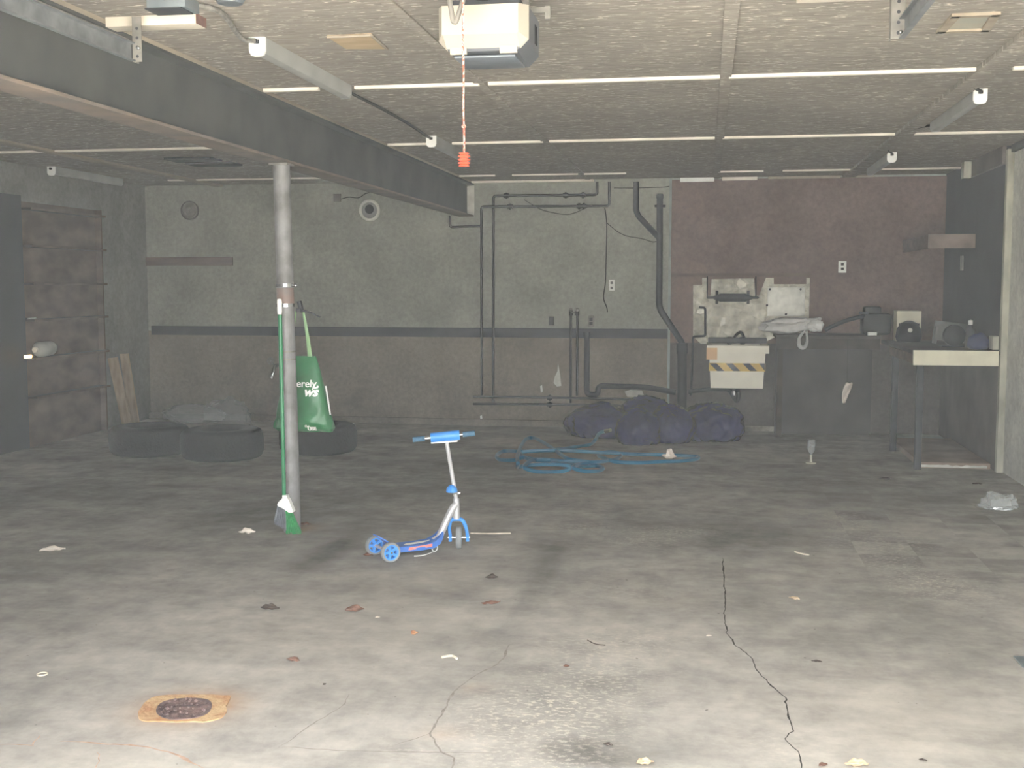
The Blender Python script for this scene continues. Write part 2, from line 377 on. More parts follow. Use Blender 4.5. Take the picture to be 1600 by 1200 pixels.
def crack(pix, w, m='crack', jit=.006, name='crack'):
    pts = [onz(*p) for p in pix]; dense = []
    for a, b in zip(pts[:-1], pts[1:]):
        n = max(2, int((b-a).length/.02))
        dense += [a.lerp(b, i/n) for i in range(n)]
    dense.append(pts[-1]); V = []
    b = MB()
    for i, p in enumerate(dense):
        t = (dense[min(i+1, len(dense)-1)]-dense[max(i-1, 0)]).normalized(); nrm = Vector((-t.y, t.x, 0))
        off = nrm*jit*(noise.noise(p*9)*1.6+noise.noise(p*31))
        ww = w*(.35+.65*abs(noise.noise(p*14+Vector((3,1,2))))*1.6)
        ww *= min(1, .25+i/6, .25+(len(dense)-1-i)/6)
        V.append((b.bm.verts.new(p+off+nrm*ww/2+Vector((0,0,.0012))), b.bm.verts.new(p+off-nrm*ww/2+Vector((0,0,.0012)))))
    for a, c in zip(V[:-1], V[1:]): b.bm.faces.new((a[0], a[1], c[1], c[0]))
    b.build(name, m, floor, smooth=False)
crack([(1129,872),(1131,898),(1132,926),(1134,945),(1131,965),(1137,990),(1150,1010),(1165,1020),(1175,1030),(1183,1045),(1190,1056),(1204,1072),(1229,1090),(1228,1105),(1232,1122),(1236,1136),(1239,1143),(1228,1155),(1238,1168),(1246,1175),(1252,1195),(1248,1215)], .009)
crack([(797,1007),(785,1030),(765,1045),(735,1060),(715,1075),(700,1095),(692,1115),(675,1140),(671,1146),(680,1160),(690,1175),(708,1185),(706,1210)], .012, 'crack_soft')
crack([(671,1146),(650,1155),(610,1167)], .008, 'crack_soft')
crack([(545,1085),(535,1105),(515,1115),(485,1135),(460,1150),(435,1168)], .008, 'crack_soft')
crack([(0,1164),(30,1165),(52,1166),(62,1150)], .014, 'crack_fill')
crack([(95,1158),(140,1160),(180,1163),(230,1168),(262,1176),(290,1188),(325,1202)], .016, 'crack_fill')
crack([(152,1175),(155,1190),(148,1204)], .01, 'crack_fill')
crack([(440,1168),(530,1172),(600,1175),(680,1176),(780,1177)], .007, 'crack_soft')
crack([(470,837),(590,834),(720,832),(880,827),(960,820)], .01, 'crack_soft', .003)
# ---- walls
wall_grey = wallmat('grey wall', (158,160,149), (136,127,115), W(700,520).z)
red_wall = wallmat('red brown wall panel', (122,102,95), (90,84,81), .86, False)
side_grey = wallmat('grey block wall', (136,136,131), (136,136,131), 0., False)
conc = wallmat('right concrete wall', (232,233,225), (232,233,225), 0., False)
struct(MB().bx((XL-.2, YB, -.05), (XR+.2, YB+.2, ZC+.1)).build('wall_back', wall_grey, origin=(0,YB,0)))
struct(MB().bx((XL-.2, YF-.2, -.05), (XL, YB, ZC+.1)).build('wall_left', side_grey, origin=(XL,0,0)))
struct(MB().bx((XR, YF-.2, -.05), (XR+.2, YB, ZC+.1)).build('wall_right', conc, origin=(XR,0,0)))
fw = MB(); DX0, DX1, DZ = -2.3, 1.6, 2.12  # opening wider than the tracks imply, shaped to light the right wall
fw.bx((XL, YF-.2, -.05), (DX0, YF, ZC+.1)); fw.bx((DX1, YF-.2, -.05), (XR, YF, ZC+.1)); fw.bx((DX0, YF-.2, DZ), (DX1, YF, ZC+.1))
struct(fw.build('wall_front', side_grey, origin=(0,YF,0)))
struct(MB().bx((XL-.2, YF-.2, ZC), (XR+.2, YB+.2, ZC+.12)).build('ceiling', M['osb'], origin=(0,0,ZC)))
drive = mat('driveway concrete', (206,200,190), (190,184,174), 1.5, .9)
struct(MB().bx((-14, -16, -.2), (12, YF-.2, -.01)).build('ground', drive, origin=(0,0,0)))
# recessed dark panel on the right wall, plus the panel under the bench
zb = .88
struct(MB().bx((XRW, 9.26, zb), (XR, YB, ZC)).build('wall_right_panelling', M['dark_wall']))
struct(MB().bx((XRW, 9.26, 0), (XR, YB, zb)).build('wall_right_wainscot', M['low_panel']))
jb = MB(); jb.bx((XRW-.008, 9.2, 0), (XR-.004, 9.26, 2.44), .004)
struct(jb.build('trim_1', M['jamb']))
# red brown panelling of the back wall
a, b_ = W(1050, 283, .03), W(1466, 430, .03)
struct(MB().bx((a.x, YB-.03, 0), (XRW, YB, ZC-.02)).build('wall_back_panelling', red_wall))
pz = W(1100, 429, .03).z
struct(MB().bx((a.x, YB-.045, pz-.02), (W(1266,430).x, YB-.03, pz+.012)).build('trim_2', M['ply_brown']))
struct(MB().bx((W(1046,300).x, YB-.04, .02), (a.x, YB, ZC-.01)).build('trim_3', M['jamb'] if False else mat('pale corner strip', (150,158,152), (128,136,130), 6, .8)))
# dark rail along the back wall
r0, r1 = W(238, 512), W(1050, 527)
struct(MB().bx((r0.x, YB-.022, W(700,526.5).z), (a.x, YB, W(700,512).z)).build('trim_4', M['stripe']))
curb_m = wallmat('chipped plinth', (132,124,114), (132,124,114), 0.)
struct(MB().bx((XL, YB-.05, 0), (W(895,660).x+.1, YB, .065), .008).build('baseboard_back', curb_m))
struct(MB().bx((a.x, YB-.05, 0), (1.3, YB-.03, .05), .006).build('baseboard_back_right', mat('chipped pale plinth', (150,144,134), (96,88,82), 9, .9)))
# plaster marks
def blob_patch(name, m, pix, off, parent=None, th=.004):
    o = MB().prism([W(x, y, off) for x, y in pix], (0, th, 0)).build(name, m, parent); return o
wb = bpy.data.objects['wall_back']; wb['_o'] = (0, YB, 0)
blob_patch('plaster_mark', 'plaster', [(872,569),(875,585),(877,603),(870,604),(865,598),(867,588),(871,580)], .004, wb)
blob_patch('plaster_mark', 'plaster', [(976,612),(985,609),(1003,610),(1006,617),(998,621),(980,620)], .004, wb)
blob_patch('plaster_mark', 'plaster', [(727,292),(741,290),(741,338),(729,338)], .006, wb)
for px_ in ((846,608),(752,655),(694,662)):
    x, y = px_; blob_patch('plaster_mark', 'plaster', [(x-2,y-5),(x+1,y-6),(x+2,y+4),(x-1,y+6)], .004, wb)
# dark door in the left wall, near the picture's left edge
d = MB(); d.bx((XL, 7.9, 0), (XL+.03, 9.2, 2.2), .005); door = struct(d.build('door_1', M['door_dark']))
MB().sphere((XL+.075, 8.05, 1.), .035).cyl((XL+.03, 8.05, 1.), (XL+.06, 8.05, 1.), .012).build('door_handle', 'chrome', door)
# ceiling battens
nb = [5]
def trim(a, b, m, bev=.002):
    o = struct(MB().bx(a, b, bev).build('trim_%d' % nb[0], m)); nb[0] += 1; return o
M['batten'] = mat('daylit pale batten', (248,242,228), (226,218,204), 6, .8, stretch=(.5,3,1))  # wood colour whitened to carry the daylight on the front edges
for Y, th, segs in ((5.93, .017, ((395,497),(553,748),(762,1125),(1139,1532),(1584,1640))),
                    (8.36, .016, ((602,668),(706,848),(858,1117),(1129,1402),(1429,1625))),
                    (10.86, .014, ((711,773),(800,903),(912,978),(1122,1193),(1223,1333),(1368,1513)))):
    for p, q in segs:
        yy = 120 if Y < 6 else (215 if Y < 9 else 270)
        trim((ony(p, yy, Y).x, Y, ZC-th), (min(ony(q, yy, Y).x, XR), Y+.032, ZC), M['batten'])
trim((-5.5, 8.33, ZC-.014), (-2.62, 8.38, ZC), M['batten'])
trim((-5.3, 10.84, ZC-.012), (-2.62, 10.89, ZC), M['batten'])
M['strap'] = M['osb']
trim((.048, YF, ZC-.012), (.104, YB, ZC), M['osb']); trim((-1.2, YF, ZC-.008), (-1.15, YB, ZC), M['osb'])
trim((1.258, YF, ZC-.022), (1.372, YB, ZC), M['osb']); trim((-5.1, YF, ZC-.018), (-5.0, YB, ZC), M['nailer'])
# pale strips where back wall meets ceiling
for p, q, hh, m in ((735,928,.012,'batten'),(1063,1116,.03,'white_cap'),(1128,1183,.022,'batten'),(1200,1312,.016,'nailer'),(1320,1365,.012,'nailer')):
    trim((W(p,284).x, YB-.06, ZC-.012-hh), (W(q,284).x, YB, ZC-.004), M[m])
# plate and block along the top of the right wall
trim((XRW-.03, 9.27, 2.335), (XRW, 10.4, ZC), M['low_panel'])
trim((XRW-.09, 10.3, 2.325), (XRW-.03, 10.4, 2.462), M['jamb'])
trim((XR-.03, YF, ZC-.055), (XR, 9.2, ZC), M['beam'])

# ================================================================== STEEL
t = thing('steel_beam', (-2.41, 6.5, 2.115), 'long dark steel beam running under the ceiling to the back wall', 'beam')
MB().bx((-2.413, YF, 2.13), (-2.4, YB-.002, 2.44)).build('web', 'beam', t)
MB().bx((-2.485, YF, 2.115), (-2.33, YB-.002, 2.13), .003).build('bottom_flange', 'beam_edge', t)
MB().bx((-2.485, YF, 2.43), (-2.33, YB-.002, 2.444), .003).build('top_flange', 'beam', t)
MB().bx((-2.47, YF, 2.444), (-2.345, YB-.01, ZC), .003).build('nailer', 'nailer', t)
cb, ct = Vector((-2.362, 6.31, 0)), Vector((-2.392, 6.31, 2.115))
def colp(y): k = ony(450, y, 6.31).z/2.115; return cb.lerp(ct, k)
t = thing('support_column', cb, 'grey round steel column with chipped paint standing under the beam', 'column')
MB().cyl(cb, ct, .0495, .0475, 32).build('pipe', 'chipped_steel', t)
MB().cyl(colp(474), colp(450), .0485, n=32).build('rust_band', mat('rusty band', (140,112,100), (120,110,106), 8, .6), t)
for yy in (446, 477): MB().cyl(colp(yy+2.5), colp(yy-2.5), .0525, n=32).build('clamp_ring', 'chrome', t)
for yy in (549, 561): MB().cyl(colp(yy+1.2), colp(yy-1.2), .0505, n=32).build('seam_ring', 'angle', t)
p = colp(446)+Vector((.068, -.01, 0)); MB().sphere(p, .011).cyl(p-Vector((.02,0,0)), p, .005).build('bolt', 'chrome', t)
MB().box(ct-Vector((0,0,.006)), (.11,.11,.012)).build('top_plate', 'angle', t)
w0 = ony(427, 262, 6.3); w1 = ony(433, 466, 6.3)
tag(MB().tube([w0, w0.lerp(w1,.5)+Vector((-.002,0,0)), w1], .0025, 8).build('wire', 'cable'), 'thin grey wire running down the left side of the column', 'wire')
# hook on the column
hk = ony(464, 484, 6.36)
t = thing('clamp_hook', hk, 'dark metal clamp hook fixed to the right side of the column', 'hook')
MB().box(ony(469,477,6.37), (.022,.03,.05), Matrix.Rotation(-.25,3,'Y'), .003).build('jaw', 'dark_steel', t)
MB().bx(ony(462,482,6.34), ony(475,488,6.4), .003).build('arm', 'dark_steel', t)
MB().tube(smooth_path([ony(474,485,6.38), ony(486,489,6.4), ony(501,496,6.42)], 5), [.006]*6+[.004]*5, 8).build('handle', 'dark_steel', t)
# ================================================================== DOOR TRACKS AND OPENER
def track(xc, zc, yend, side, label):
    t = thing('door_track', (xc, 2.9, zc), label, 'door track', 'door tracks')
    b = MB(); s = side
    prof = [(-.02,.03),(-.02,.035),(.0,.035),(.004,.03),(.004,-.03),(0,-.035),(-.02,-.035),(-.02,-.03),(-.004,-.03),(-.002,-.026),(-.002,.026),(-.004,.03)]
    b.ringset([[Vector((xc+s*px_, y, zc+pz_)) for px_, pz_ in prof] for y in (YF+.1, yend)])
    b.build('channel', 'track', t)
    b = MB().bx((xc+s*.006, YF+.2, zc+.012), (xc+s*.009, yend, zc+.05)); b.bx((xc+s*.006, YF+.2, zc+.047), (xc+s*.035, yend, zc+.05))
    b.build('reinforcing_angle', 'angle', t)
    return t
tl = track(-2.2, 2.322, 4.22, -1, 'long grey galvanised door track beside the steel beam at upper left')
def hanger(xc, y, z0, z1, w, parent):
    b = MB().bx((xc-.002, y-.02, z0), (xc+.002, y+.02, z1)); b.bx((xc-.002, y-.022, z0), (xc+w, y-.018, z1)); b.build('hanger_strap', 'angle', parent)
    h = MB()
    k = int((z1-z0)/.035)
    for i in range(k): h.cyl((xc+w*.5, y-.0225, z0+.02+i*.035), (xc+w*.5, y-.0215, z0+.02+i*.035), .006, n=10)
    h.build('hole', 'dark_steel', parent)['kind'] = 'stuff'
hanger(-2.19, 4.24, 2.285, 2.455, .035, tl)
MB().sphere((-2.165, 4.212, 2.335), .008).build('bolt', 'chrome', tl)
tr = track(.655, 2.305, 4.2, 1, 'short grey galvanised door track end at the top right')
hanger(.61, 4.22, 2.27, 2.455, .045, tr)
MB().sphere((.64, 4.19, 2.29), .008).build('bolt', 'chrome', tr)
def lumber(name, a, b, label):
    o = thing(name, ((a[0]+b[0])/2, a[1], a[2]), label, 'lumber', 'white blocks under the ceiling')
    MB().bx(a, b, .002).build('block', 'white_wood', o); MB().bx((b[0], a[1], a[2]+.001), (b[0]+.003, b[1], b[2])).build('end_face', 'end_grain', o)
lumber('lumber_block', (-2.33, 4.27, 2.432), (-1.955, 4.36, ZC), 'white painted lumber block on ceiling above the left track end')
lumber('lumber_block', (.3, 4.24, 2.432), (.96, 4.33, ZC), 'white painted lumber block on ceiling above the right track end')
# opener
OY = 4.0
def O(x, y, Y=OY): return ony(x, y, Y)
oc = (-.78, 4.15, 2.2)
t = thing('garage_door_opener', oc, 'cream fronted garage door opener with dark casing hanging from the ceiling', 'door opener')
xl, xr, zt, zbm = O(682,12).x, O(824,12).x, 2.395, O(750,80).z
def octo(x0, x1, z0, z1, c, Y): return [Vector((x0,Y,z1)), Vector((x0,Y,z0+c)), Vector((x0+c,Y,z0)), Vector((x1-c,Y,z0)), Vector((x1,Y,z0+c)), Vector((x1,Y,z1))]
MB().ringset([octo(xl+.004, xr-.004, zbm+.006, zt, .036, 4.03), octo(xl+.004, xr-.004, zbm-.004, zt, .036, 4.30)]).build('casing', 'opener', t)
MB().ringset([octo(xl+.022, xr-.03, zbm+.055, zt-.004, .004, 3.985), octo(xl, xr, zbm+.012, zt, .03, 4.035)]).build('front_cover', 'cream', t)
for p, q in ((701,727),(779,806)): MB().bx((O(p,80).x, 4.022, zbm-.004), (O(q,80).x, 4.034, zbm+.02)).build('cover_tab', 'cream', t)
MB().bx((xl+.05, 4.05, zbm-.012), (xr-.05, 4.27, zbm-.003), .004).build('lamp_lens', mat('smoky lens', (104,112,120), (96,104,112), 5, .3), t)
v = MB()
for i in range(3): v.bx((xr-.006, 4.2+.02*i, zbm+.06), (xr-.002, 4.206+.02*i, zt-.03))
v.build('vent_slot', 'black_plastic', t)
MB().bx((xl+.05, 4.02, zt), (xr-.03, 4.28, zt+.022), .003).build('top_chassis', 'dark_steel', t)
for s in (xl+.04, xr-.05):
    MB().bx((s, 4.2, zt+.022), (s+.025, 4.225, ZC), .002).build('hanger_strap', 'angle', t)
MB().bx((xr-.03, 4.2, zt+.01), (O(860,10,4.2).x, 4.21, zt+.03)).bx((O(852,10,4.2).x, 4.19, zt-.015), (O(860,10,4.2).x, 4.215, zt+.03)).build('side_bracket', 'angle', t)
MB().bx((-.80, YF, 2.41), (-.76, 4.02, 2.43), .003).bx((-.784, YF, 2.43), (-.776, 4.02, 2.45)).build('rail', 'dark_steel', t)
MB().bx((-.84, 3.72, 2.385), (-.74, 3.88, 2.412), .006).build('trolley', 'dark_steel', t)
va = [ony(700, -30, 3.86), ony(704, 10, 3.86), ony(708, 34, 3.86), ony(712, 35, 3.86), ony(722, 6, 3.86), ony(728, -22, 3.86)]
MB().tube(bend(va, .012), .0085, 10).build('trolley_arm', 'angle', t)
# release cord with handle
c0, c1 = ony(723, -12, 3.84), ony(725, 240, 3.84)
t = thing('release_cord', c1, 'red and white release cord with ribbed orange handle hanging from the opener', 'pull cord')
rope = mat('red white rope', (228,196,180), (206,92,74), 1, .8, stretch=(260,260,120), lo=.46, hi=.54, detail=0)
MB().tube([c0.lerp(c1, i/12)+Vector((.001*math.sin(i*1.3),0,0)) for i in range(13)], .0032, 8).build('rope', rope, t)
MB().sphere(c0.lerp(c1, .83), .008, 2, (1,1,.9)).build('knot', rope, t)
hp = []
z0 = ony(725, 260, 3.84).z; z1 = ony(725, 239, 3.84).z; n = 25
for i in range(n):
    u = i/(n-1); hp.append(((.0165 if .02 < u < .98 else .012)+.005*math.cos(u*math.pi*8), z0+(z1-z0)*u))
MB().lathe([(0.001, z0)]+hp+[(.001, z1)], (c1.x, c1.y, 0), n=20).build('handle', 'red', t)
# ================================================================== CEILING LIGHTS AND CABLES
def shop_light(x, y0, y1, label, ztop=ZC):
    t = thing('strip_light', (x, (y0+y1)/2, ztop-.07), label, 'ceiling light', 'strip lights on the ceiling')
    def pr(w, h, y): return [Vector((x-w, y, ztop)), Vector((x-w, y, ztop-h*.72)), Vector((x-w*.75, y, ztop-h*.94)), Vector((x-w*.4, y, ztop-h)), Vector((x+w*.4, y, ztop-h)), Vector((x+w*.75, y, ztop-h*.94)), Vector((x+w, y, ztop-h*.72)), Vector((x+w, y, ztop))]
    MB().ringset([pr(.033,.068,y0+.012), pr(.033,.068,y1-.01)]).build('body', 'fixture', t)
    MB().ringset([pr(.036,.08,y0), pr(.036,.08,y0+.014)]).build('end_cap', 'white_cap', t)
    MB().ringset([pr(.034,.07,y1-.012), pr(.034,.07,y1)]).build('end_cap', 'fixture', t)
    MB().bx((x-.012, y0-.008, ztop-.028), (x+.012, y0, ztop-.012), .002).cyl((x, y0-.016, ztop-.02), (x, y0, ztop-.02), .009, n=12).build('connector', 'dark_steel', t)
    return t
LX = -1.885
shop_light(LX, 4.71, 5.92, 'nearest white strip light on the ceiling beside the steel beam')
shop_light(-1.92, 7.97, 9.19, 'strip light on the ceiling behind the hanging orange handle')
shop_light(1.42, 6.57, 7.8, 'strip light on the right of the ceiling, nearer one with large white end cap')
shop_light(1.42, 9.56, 10.78, 'strip light at right rear of the ceiling with the smaller white end cap')
shop_light(-5.72, 9.46, 10.68, 'dim strip light at far left above the brown shelving')
def cable(pts, r, label, k=6, m='cable'):
    tag(MB().tube(smooth_path(pts, k), r, 8).build('cable', m), label, 'cable', 'ceiling cables')
cz = ZC-.014
cable([onz(300,8,cz), onz(330,13,cz), onz(350,24,cz), onz(365,45,cz-.01), onz(378,60,cz-.01), (LX-.02,4.67,cz-.008), (LX,4.69,cz-.006)], .0105, 'bright flexible cable curving from metal box to the nearest strip light')
cable([(LX,5.93,ZC-.02), onz(555,149,cz), onz(577,160,cz), onz(600,172,cz), onz(622,184,cz), onz(645,198,cz), onz(664,211,cz), (-1.92,7.94,ZC-.02)], .0085, 'cable between the two strip lights beside the steel beam', 6, 'wire')
cable([(2.0,4.9,cz), onz(1620,60,cz), onz(1570,100,cz), onz(1540,122,cz), onz(1522,135,cz), (1.42,6.54,ZC-.02)], .008, 'cable coming in from the right to the nearer right strip light', 6, 'wire')
cable([(1.42,7.82,ZC-.02), onz(1425,202,cz), onz(1405,218,cz), onz(1388,231,cz), (1.42,9.53,ZC-.02)], .008, 'cable between the two strip lights at right', 6, 'wire')
bc = onz(278, 2, ZC)
t = thing('junction_box', (bc.x, bc.y, ZC-.05), 'grey metal junction box on the ceiling at the top edge left', 'junction box')
MB().bx((bc.x-.075, bc.y-.1, ZC-.045), (bc.x+.075, bc.y+.02, ZC-.001), .004).build('box', 'plate_grey', t)
MB().bx((bc.x-.08, bc.y-.105, ZC-.05), (bc.x+.06, bc.y+.0, ZC-.045), .002).build('cover', 'dark_steel', t)
bc = onz(366, 2, ZC); tag(MB().lathe([(.001,ZC-.02),(.045,ZC-.018),(.055,ZC-.001)], (bc.x, bc.y-.04, 0)).build('metal_disc', 'plate_grey'), 'round grey metal cap on the ceiling right of the junction box', 'cap')
# ceiling patch, hatch, vents
q = [onz(x, y, ZC-.008) for x, y in ((511,58),(580,55),(605,77),(541,77))]
t = thing('ceiling_patch', q[0], 'yellowish square plywood patch on the ceiling left of the opener', 'patch')
MB().prism(q, (0,0,.009)).build('panel', 'patch_wood', t)
for a, b in ((q[0],q[1]),(q[1],q[2])):
    MB().tube([a, b], .006, 6).build('edge_strip', 'nailer', t)
q = [onz(x, y, ZC-.012) for x, y in ((1462,53),(1487,26),(1564,23),(1546,50))]
t = thing('ceiling_hatch', q[0], 'framed wooden hatch in the ceiling at the upper right', 'hatch')
for a, b in zip(q, q[1:]+q[:1]):
    dn = ((a-b).normalized().cross(Vector((0,0,1))))*.035
    cn = sum(q, Vector())/4; dn = dn if (a+dn-cn).length < (a-cn).length else -dn
    MB().prism([a, b, b+dn, a+dn], (0,0,.012)).build('frame', 'frame_wood', t)
MB().prism([p.lerp(cn, .2)+Vector((0,0,.008)) for p in q], (0,0,.004)).build('panel', mat('greenish hatch panel', (176,170,150), (160,166,156), 5, .7), t)
e0, e1 = onz(266, 252, ZC-.02), onz(340, 251, ZC-.02); g0, g1 = onz(298,259,ZC-.02), onz(372, 258, ZC-.02)
t = thing('ceiling_vent', (e0+g1)/2, 'dark double slatted vent on the ceiling at far left', 'vent')
for a, b in ((e0, e1), (g0, g1)):
    MB().bx((a.x, a.y-.12, ZC-.02), (b.x, a.y+.12, ZC-.001), .004).build('grille', 'black_plastic', t)

# ================================================================== BACK WALL FITTINGS
def vpipe(pix, r, label, m='pipe', off=.03, coup=(), cat='pipe', group='thin pipes on the back wall', rb=.03, name='water_pipe', clips=()):
    pts = [W(x, y, off) for x, y in pix]
    t = thing(name, pts[0], label, cat, group)
    MB().tube(bend(pts, rb), r, 12).build('tube', m, t)
    for x, y, s in coup:
        c = W(x, y, off); b = MB()
        if s == 'h': b.cyl(c-Vector((.025,0,0)), c+Vector((.025,0,0)), r*1.7, n=14).cyl(c-Vector((0,0,.03)), c+Vector((0,0,.03)), r*.8, n=10)
        else: b.cyl(c-Vector((0,0,.025)), c+Vector((0,0,.025)), r*1.7, n=14)
        b.build('coupling', m, t)
    return t
vpipe([(933,284),(933,304.5),(771,306),(770.5,628.5)], .0135, 'thin pipe dropping down the wall second left, with upper horizontal run', coup=((791,305.8,'h'),(884,305,'h'),(911,304.8,'h')))
vpipe([(952,284),(952,322),(752,323),(753,617.5)], .0135, 'thin pipe dropping down the wall leftmost, with lower horizontal run', off=.06, coup=((797,322.8,'h'),(905,322.2,'h'),(912,322.1,'h')))
vpipe([(703,337),(703,355),(752,353)], .0125, 'short bent thin pipe under the end of the steel beam', off=.06)
vpipe([(739,620),(858,621),(1040,625)], .0125, 'upper of two thin pipes running along the wall just above the floor', coup=((859,621.5,'h'),), off=.06)
vpipe([(739,631),(900,632.5),(1000,634)], .0125, 'lower of two thin pipes running along the wall just above the floor', coup=((859,632.2,'h'),), off=.03)
t = vpipe([(892,483),(891.5,629.5)], .012, 'left one of two short valve pipes rising from the low pipes', off=.04, coup=((892,489,'v'),))
t = vpipe([(902,483),(901.5,618.5)], .012, 'right one of two short valve pipes rising from the low pipes', off=.06, coup=((902,489,'v'),))
c = W(897, 488, .05); tag(MB().cyl(c-Vector((.03,0,0)), c+Vector((.03,0,0)), .008).sphere(W(892,484,.06), .02).sphere(W(902,484,.08), .02).build('washer_valve', 'angle'), 'pair of small metal tap valves on top of the short pipes', 'valve')
# cast iron drain pipes
t = thing('drain_pipe', W(1031, 400, .07), 'dark cast iron waste pipe with a branch, down the wall beside the brown panel', 'pipe')
MB().tube(bend([W(1031,304,.07), W(1030,482,.07), W(1066,536,.07), W(1066,545,.07)], .06), .031, 16).build('main_tube', 'iron', t)
MB().tube(bend([W(994,284,.07), W(994,334,.07), W(1029,371,.07)], .06), .028, 16).build('branch_tube', 'iron', t)
MB().cyl(W(1066,536,.07), W(1066,552,.07), .055, n=20).build('hub', 'iron', t)
MB().cyl(W(1066,550,.07), W(1066,640,.07).lerp(Vector((W(1066,640).x, YB-.07, 0)), 1.), .048, n=20).build('lower_tube', 'iron', t)
MB().cyl(W(1023,322,.07), W(1040,322,.07), .012, n=10).build('clamp', 'iron', t)
MB().lathe([(.03,-.03),(.036,-.02),(.036,.01),(.03,.02)], W(1031,306,.07)).build('cap', 'iron', t)
t = thing('trap_pipe', W(917, 560, .07), 'dark standpipe with a U trap and long run to the waste pipe', 'pipe')
MB().tube(bend([W(917,519,.08), W(917,617,.08), W(934,617,.08), W(935,603,.08), W(1010,605,.08), W(1056,613,.08)], .07, 7), .028, 16).build('tube', 'iron', t)
MB().lathe([(.028,-.02),(.034,-.02),(.034,.02),(.028,.02)], W(917,522,.08)).build('collar', 'iron', t)
t = thing('sink_waste_pipe', W(1110, 609, .1), 'dark waste pipe and trap under the white sink', 'pipe')
MB().tube(bend([W(1076,612,.08), W(1110,608,.1), W(1140,608,.14), W(1147,622,.2), W(1152,628,.22), W(1154,616,.25), W(1152,610,.3)], .05), .022, 14).build('tube', 'iron', t)
MB().lathe([(.024,-.02),(.029,-.02),(.029,.02),(.024,.02)], W(1147,614,.18)).build('slip_nut', 'chrome', t)
vpipe([(1092,480),(1102,481),(1102,525),(1083,526),(1081,590),(1079,618)], .011, 'bent dark pipe in front of the foil left of the sink', 'iron', .08, group='dark bent pipes', rb=.02)
def wall_wire(pix, label, r=.004, off=.012): tag(MB().tube(smooth_path([W(x, y, off) for x, y in pix], 5), r, 6).build('wire', 'wire'), label, 'wire', 'wires on the back wall')
wall_wire([(819,312),(832,320),(850,329),(880,335),(897,333),(915,325),(926,320)], 'thin wire drooping under the two horizontal pipes', off=.09)
wall_wire([(945,325),(948,350),(947,400),(946,440),(943,465),(948,480),(949,488)], 'dark wire hanging straight down the grey wall beside the white outlet', .006)
wall_wire([(949,349),(965,362),(980,369),(1003,373),(1020,378),(1030,376)], 'thin wire sagging from the hanging wire to the iron pipe')
wall_wire([(959,294),(990,294),(1020,293),(1042,292),(1054,287),(1062,284)], 'thin wire along the top of the back wall right of the pipes')
wall_wire([(533,311),(545,308),(560,309),(570,303),(577,301)], 'thin wire from the small box above the round flue')
def plate(name, x0, y0, x1, y1, label, cat, m='white_plate', holes=(), hm='black_plastic', off=0.):
    a, b = W(x0, y0, off), W(x1, y1, off)
    t = thing(name, W((x0+x1)/2, y1, off), label, cat, 'wall plates')
    MB().bx((a.x, YB-off-.012, b.z), (b.x, YB-off, a.z), .003).build('cover_plate', m, t)
    for x, y, w, h in holes:
        p, q = W(x-w/2, y-h/2, off), W(x+w/2, y+h/2, off)
        MB().bx((p.x, YB-off-.016, q.z), (q.x, YB-off-.01, p.z), .002).build('socket', hm, t)
plate('wall_outlet', 951.5, 437, 960.5, 454, 'white wall outlet beside the hanging wire on the grey wall', 'outlet', holes=((956,442,4,4),(956,450,4,4)), hm='grey_box')
plate('wall_switch', 857, 494, 866, 509, 'dark recessed wall box just above the dark rail', 'switch', 'angle', holes=((861.8,501.5,8,13),))
plate('wall_outlet', 919, 493, 928.5, 511, 'grey double outlet with two black sockets just above the dark rail', 'outlet', 'angle', holes=((923.5,499,5,5),(923.5,505.5,5,5)))
plate('wall_outlet', 1310, 408, 1322, 426, 'white outlet on the red brown panel', 'outlet', holes=((1316,413,4.5,4),(1316,420,4.5,4)), off=.03)
plate('wall_box', 521, 303, 533, 315, 'small grey box high on the wall near the round flue', 'box', 'low_panel')
for x, y in ((923,294),(958,294)):
    pass
t = thing('flue_collar', W(578, 344), 'round pale flue collar with a dark opening on the grey wall', 'flue')
c = W(578, 329)
MB().lathe([(.112,0),(.112,.02),(.1,.03),(.088,.03),(.082,.018),(.082,0)], c, (0,-1,0), closed=True).build('ring', 'metal_panel', t)
MB().lathe([(.001,.004),(.082,.01)], c, (0,-1,0)).build('dish', mat('dusty dish', (140,142,138), (120,122,118), 8, .7), t)
MB().lathe([(.001,.014),(.045,.014),(.05,.004)], W(577.5,327), (0,-1,0)).build('opening', 'black_plastic', t)
t = thing('plugged_vent', W(297, 345), 'round plugged hole with rough plaster high on the left of the wall', 'vent')
c = W(297, 329)
MB().lathe([(.1,0),(.1,.015),(.088,.015),(.085,0)], c, (0,-1,0), closed=True).build('rim', mat('rough rim', (92,90,86), (74,72,68), 12, .9), t)
b = MB(); b.grid(lambda u, v: Vector((c.x+.085*v*math.cos(2*math.pi*u), YB-.004-.02*abs(noise.noise(Vector((u*5, v*6, 1)))), c.z+.085*v*math.sin(2*math.pi*u))), 30, 8); b.build('plaster_fill', mat('grey plaster fill', (134,133,126), (104,102,96), 9, .9), t)
o = MB().bx((W(229,402).x, YB-.025, W(300,415).z), (W(364,402).x, YB, W(300,402).z), .003).build('wall_board', 'brown_wood'); tag(o, 'short brown board fixed high on the grey wall at left', 'board')
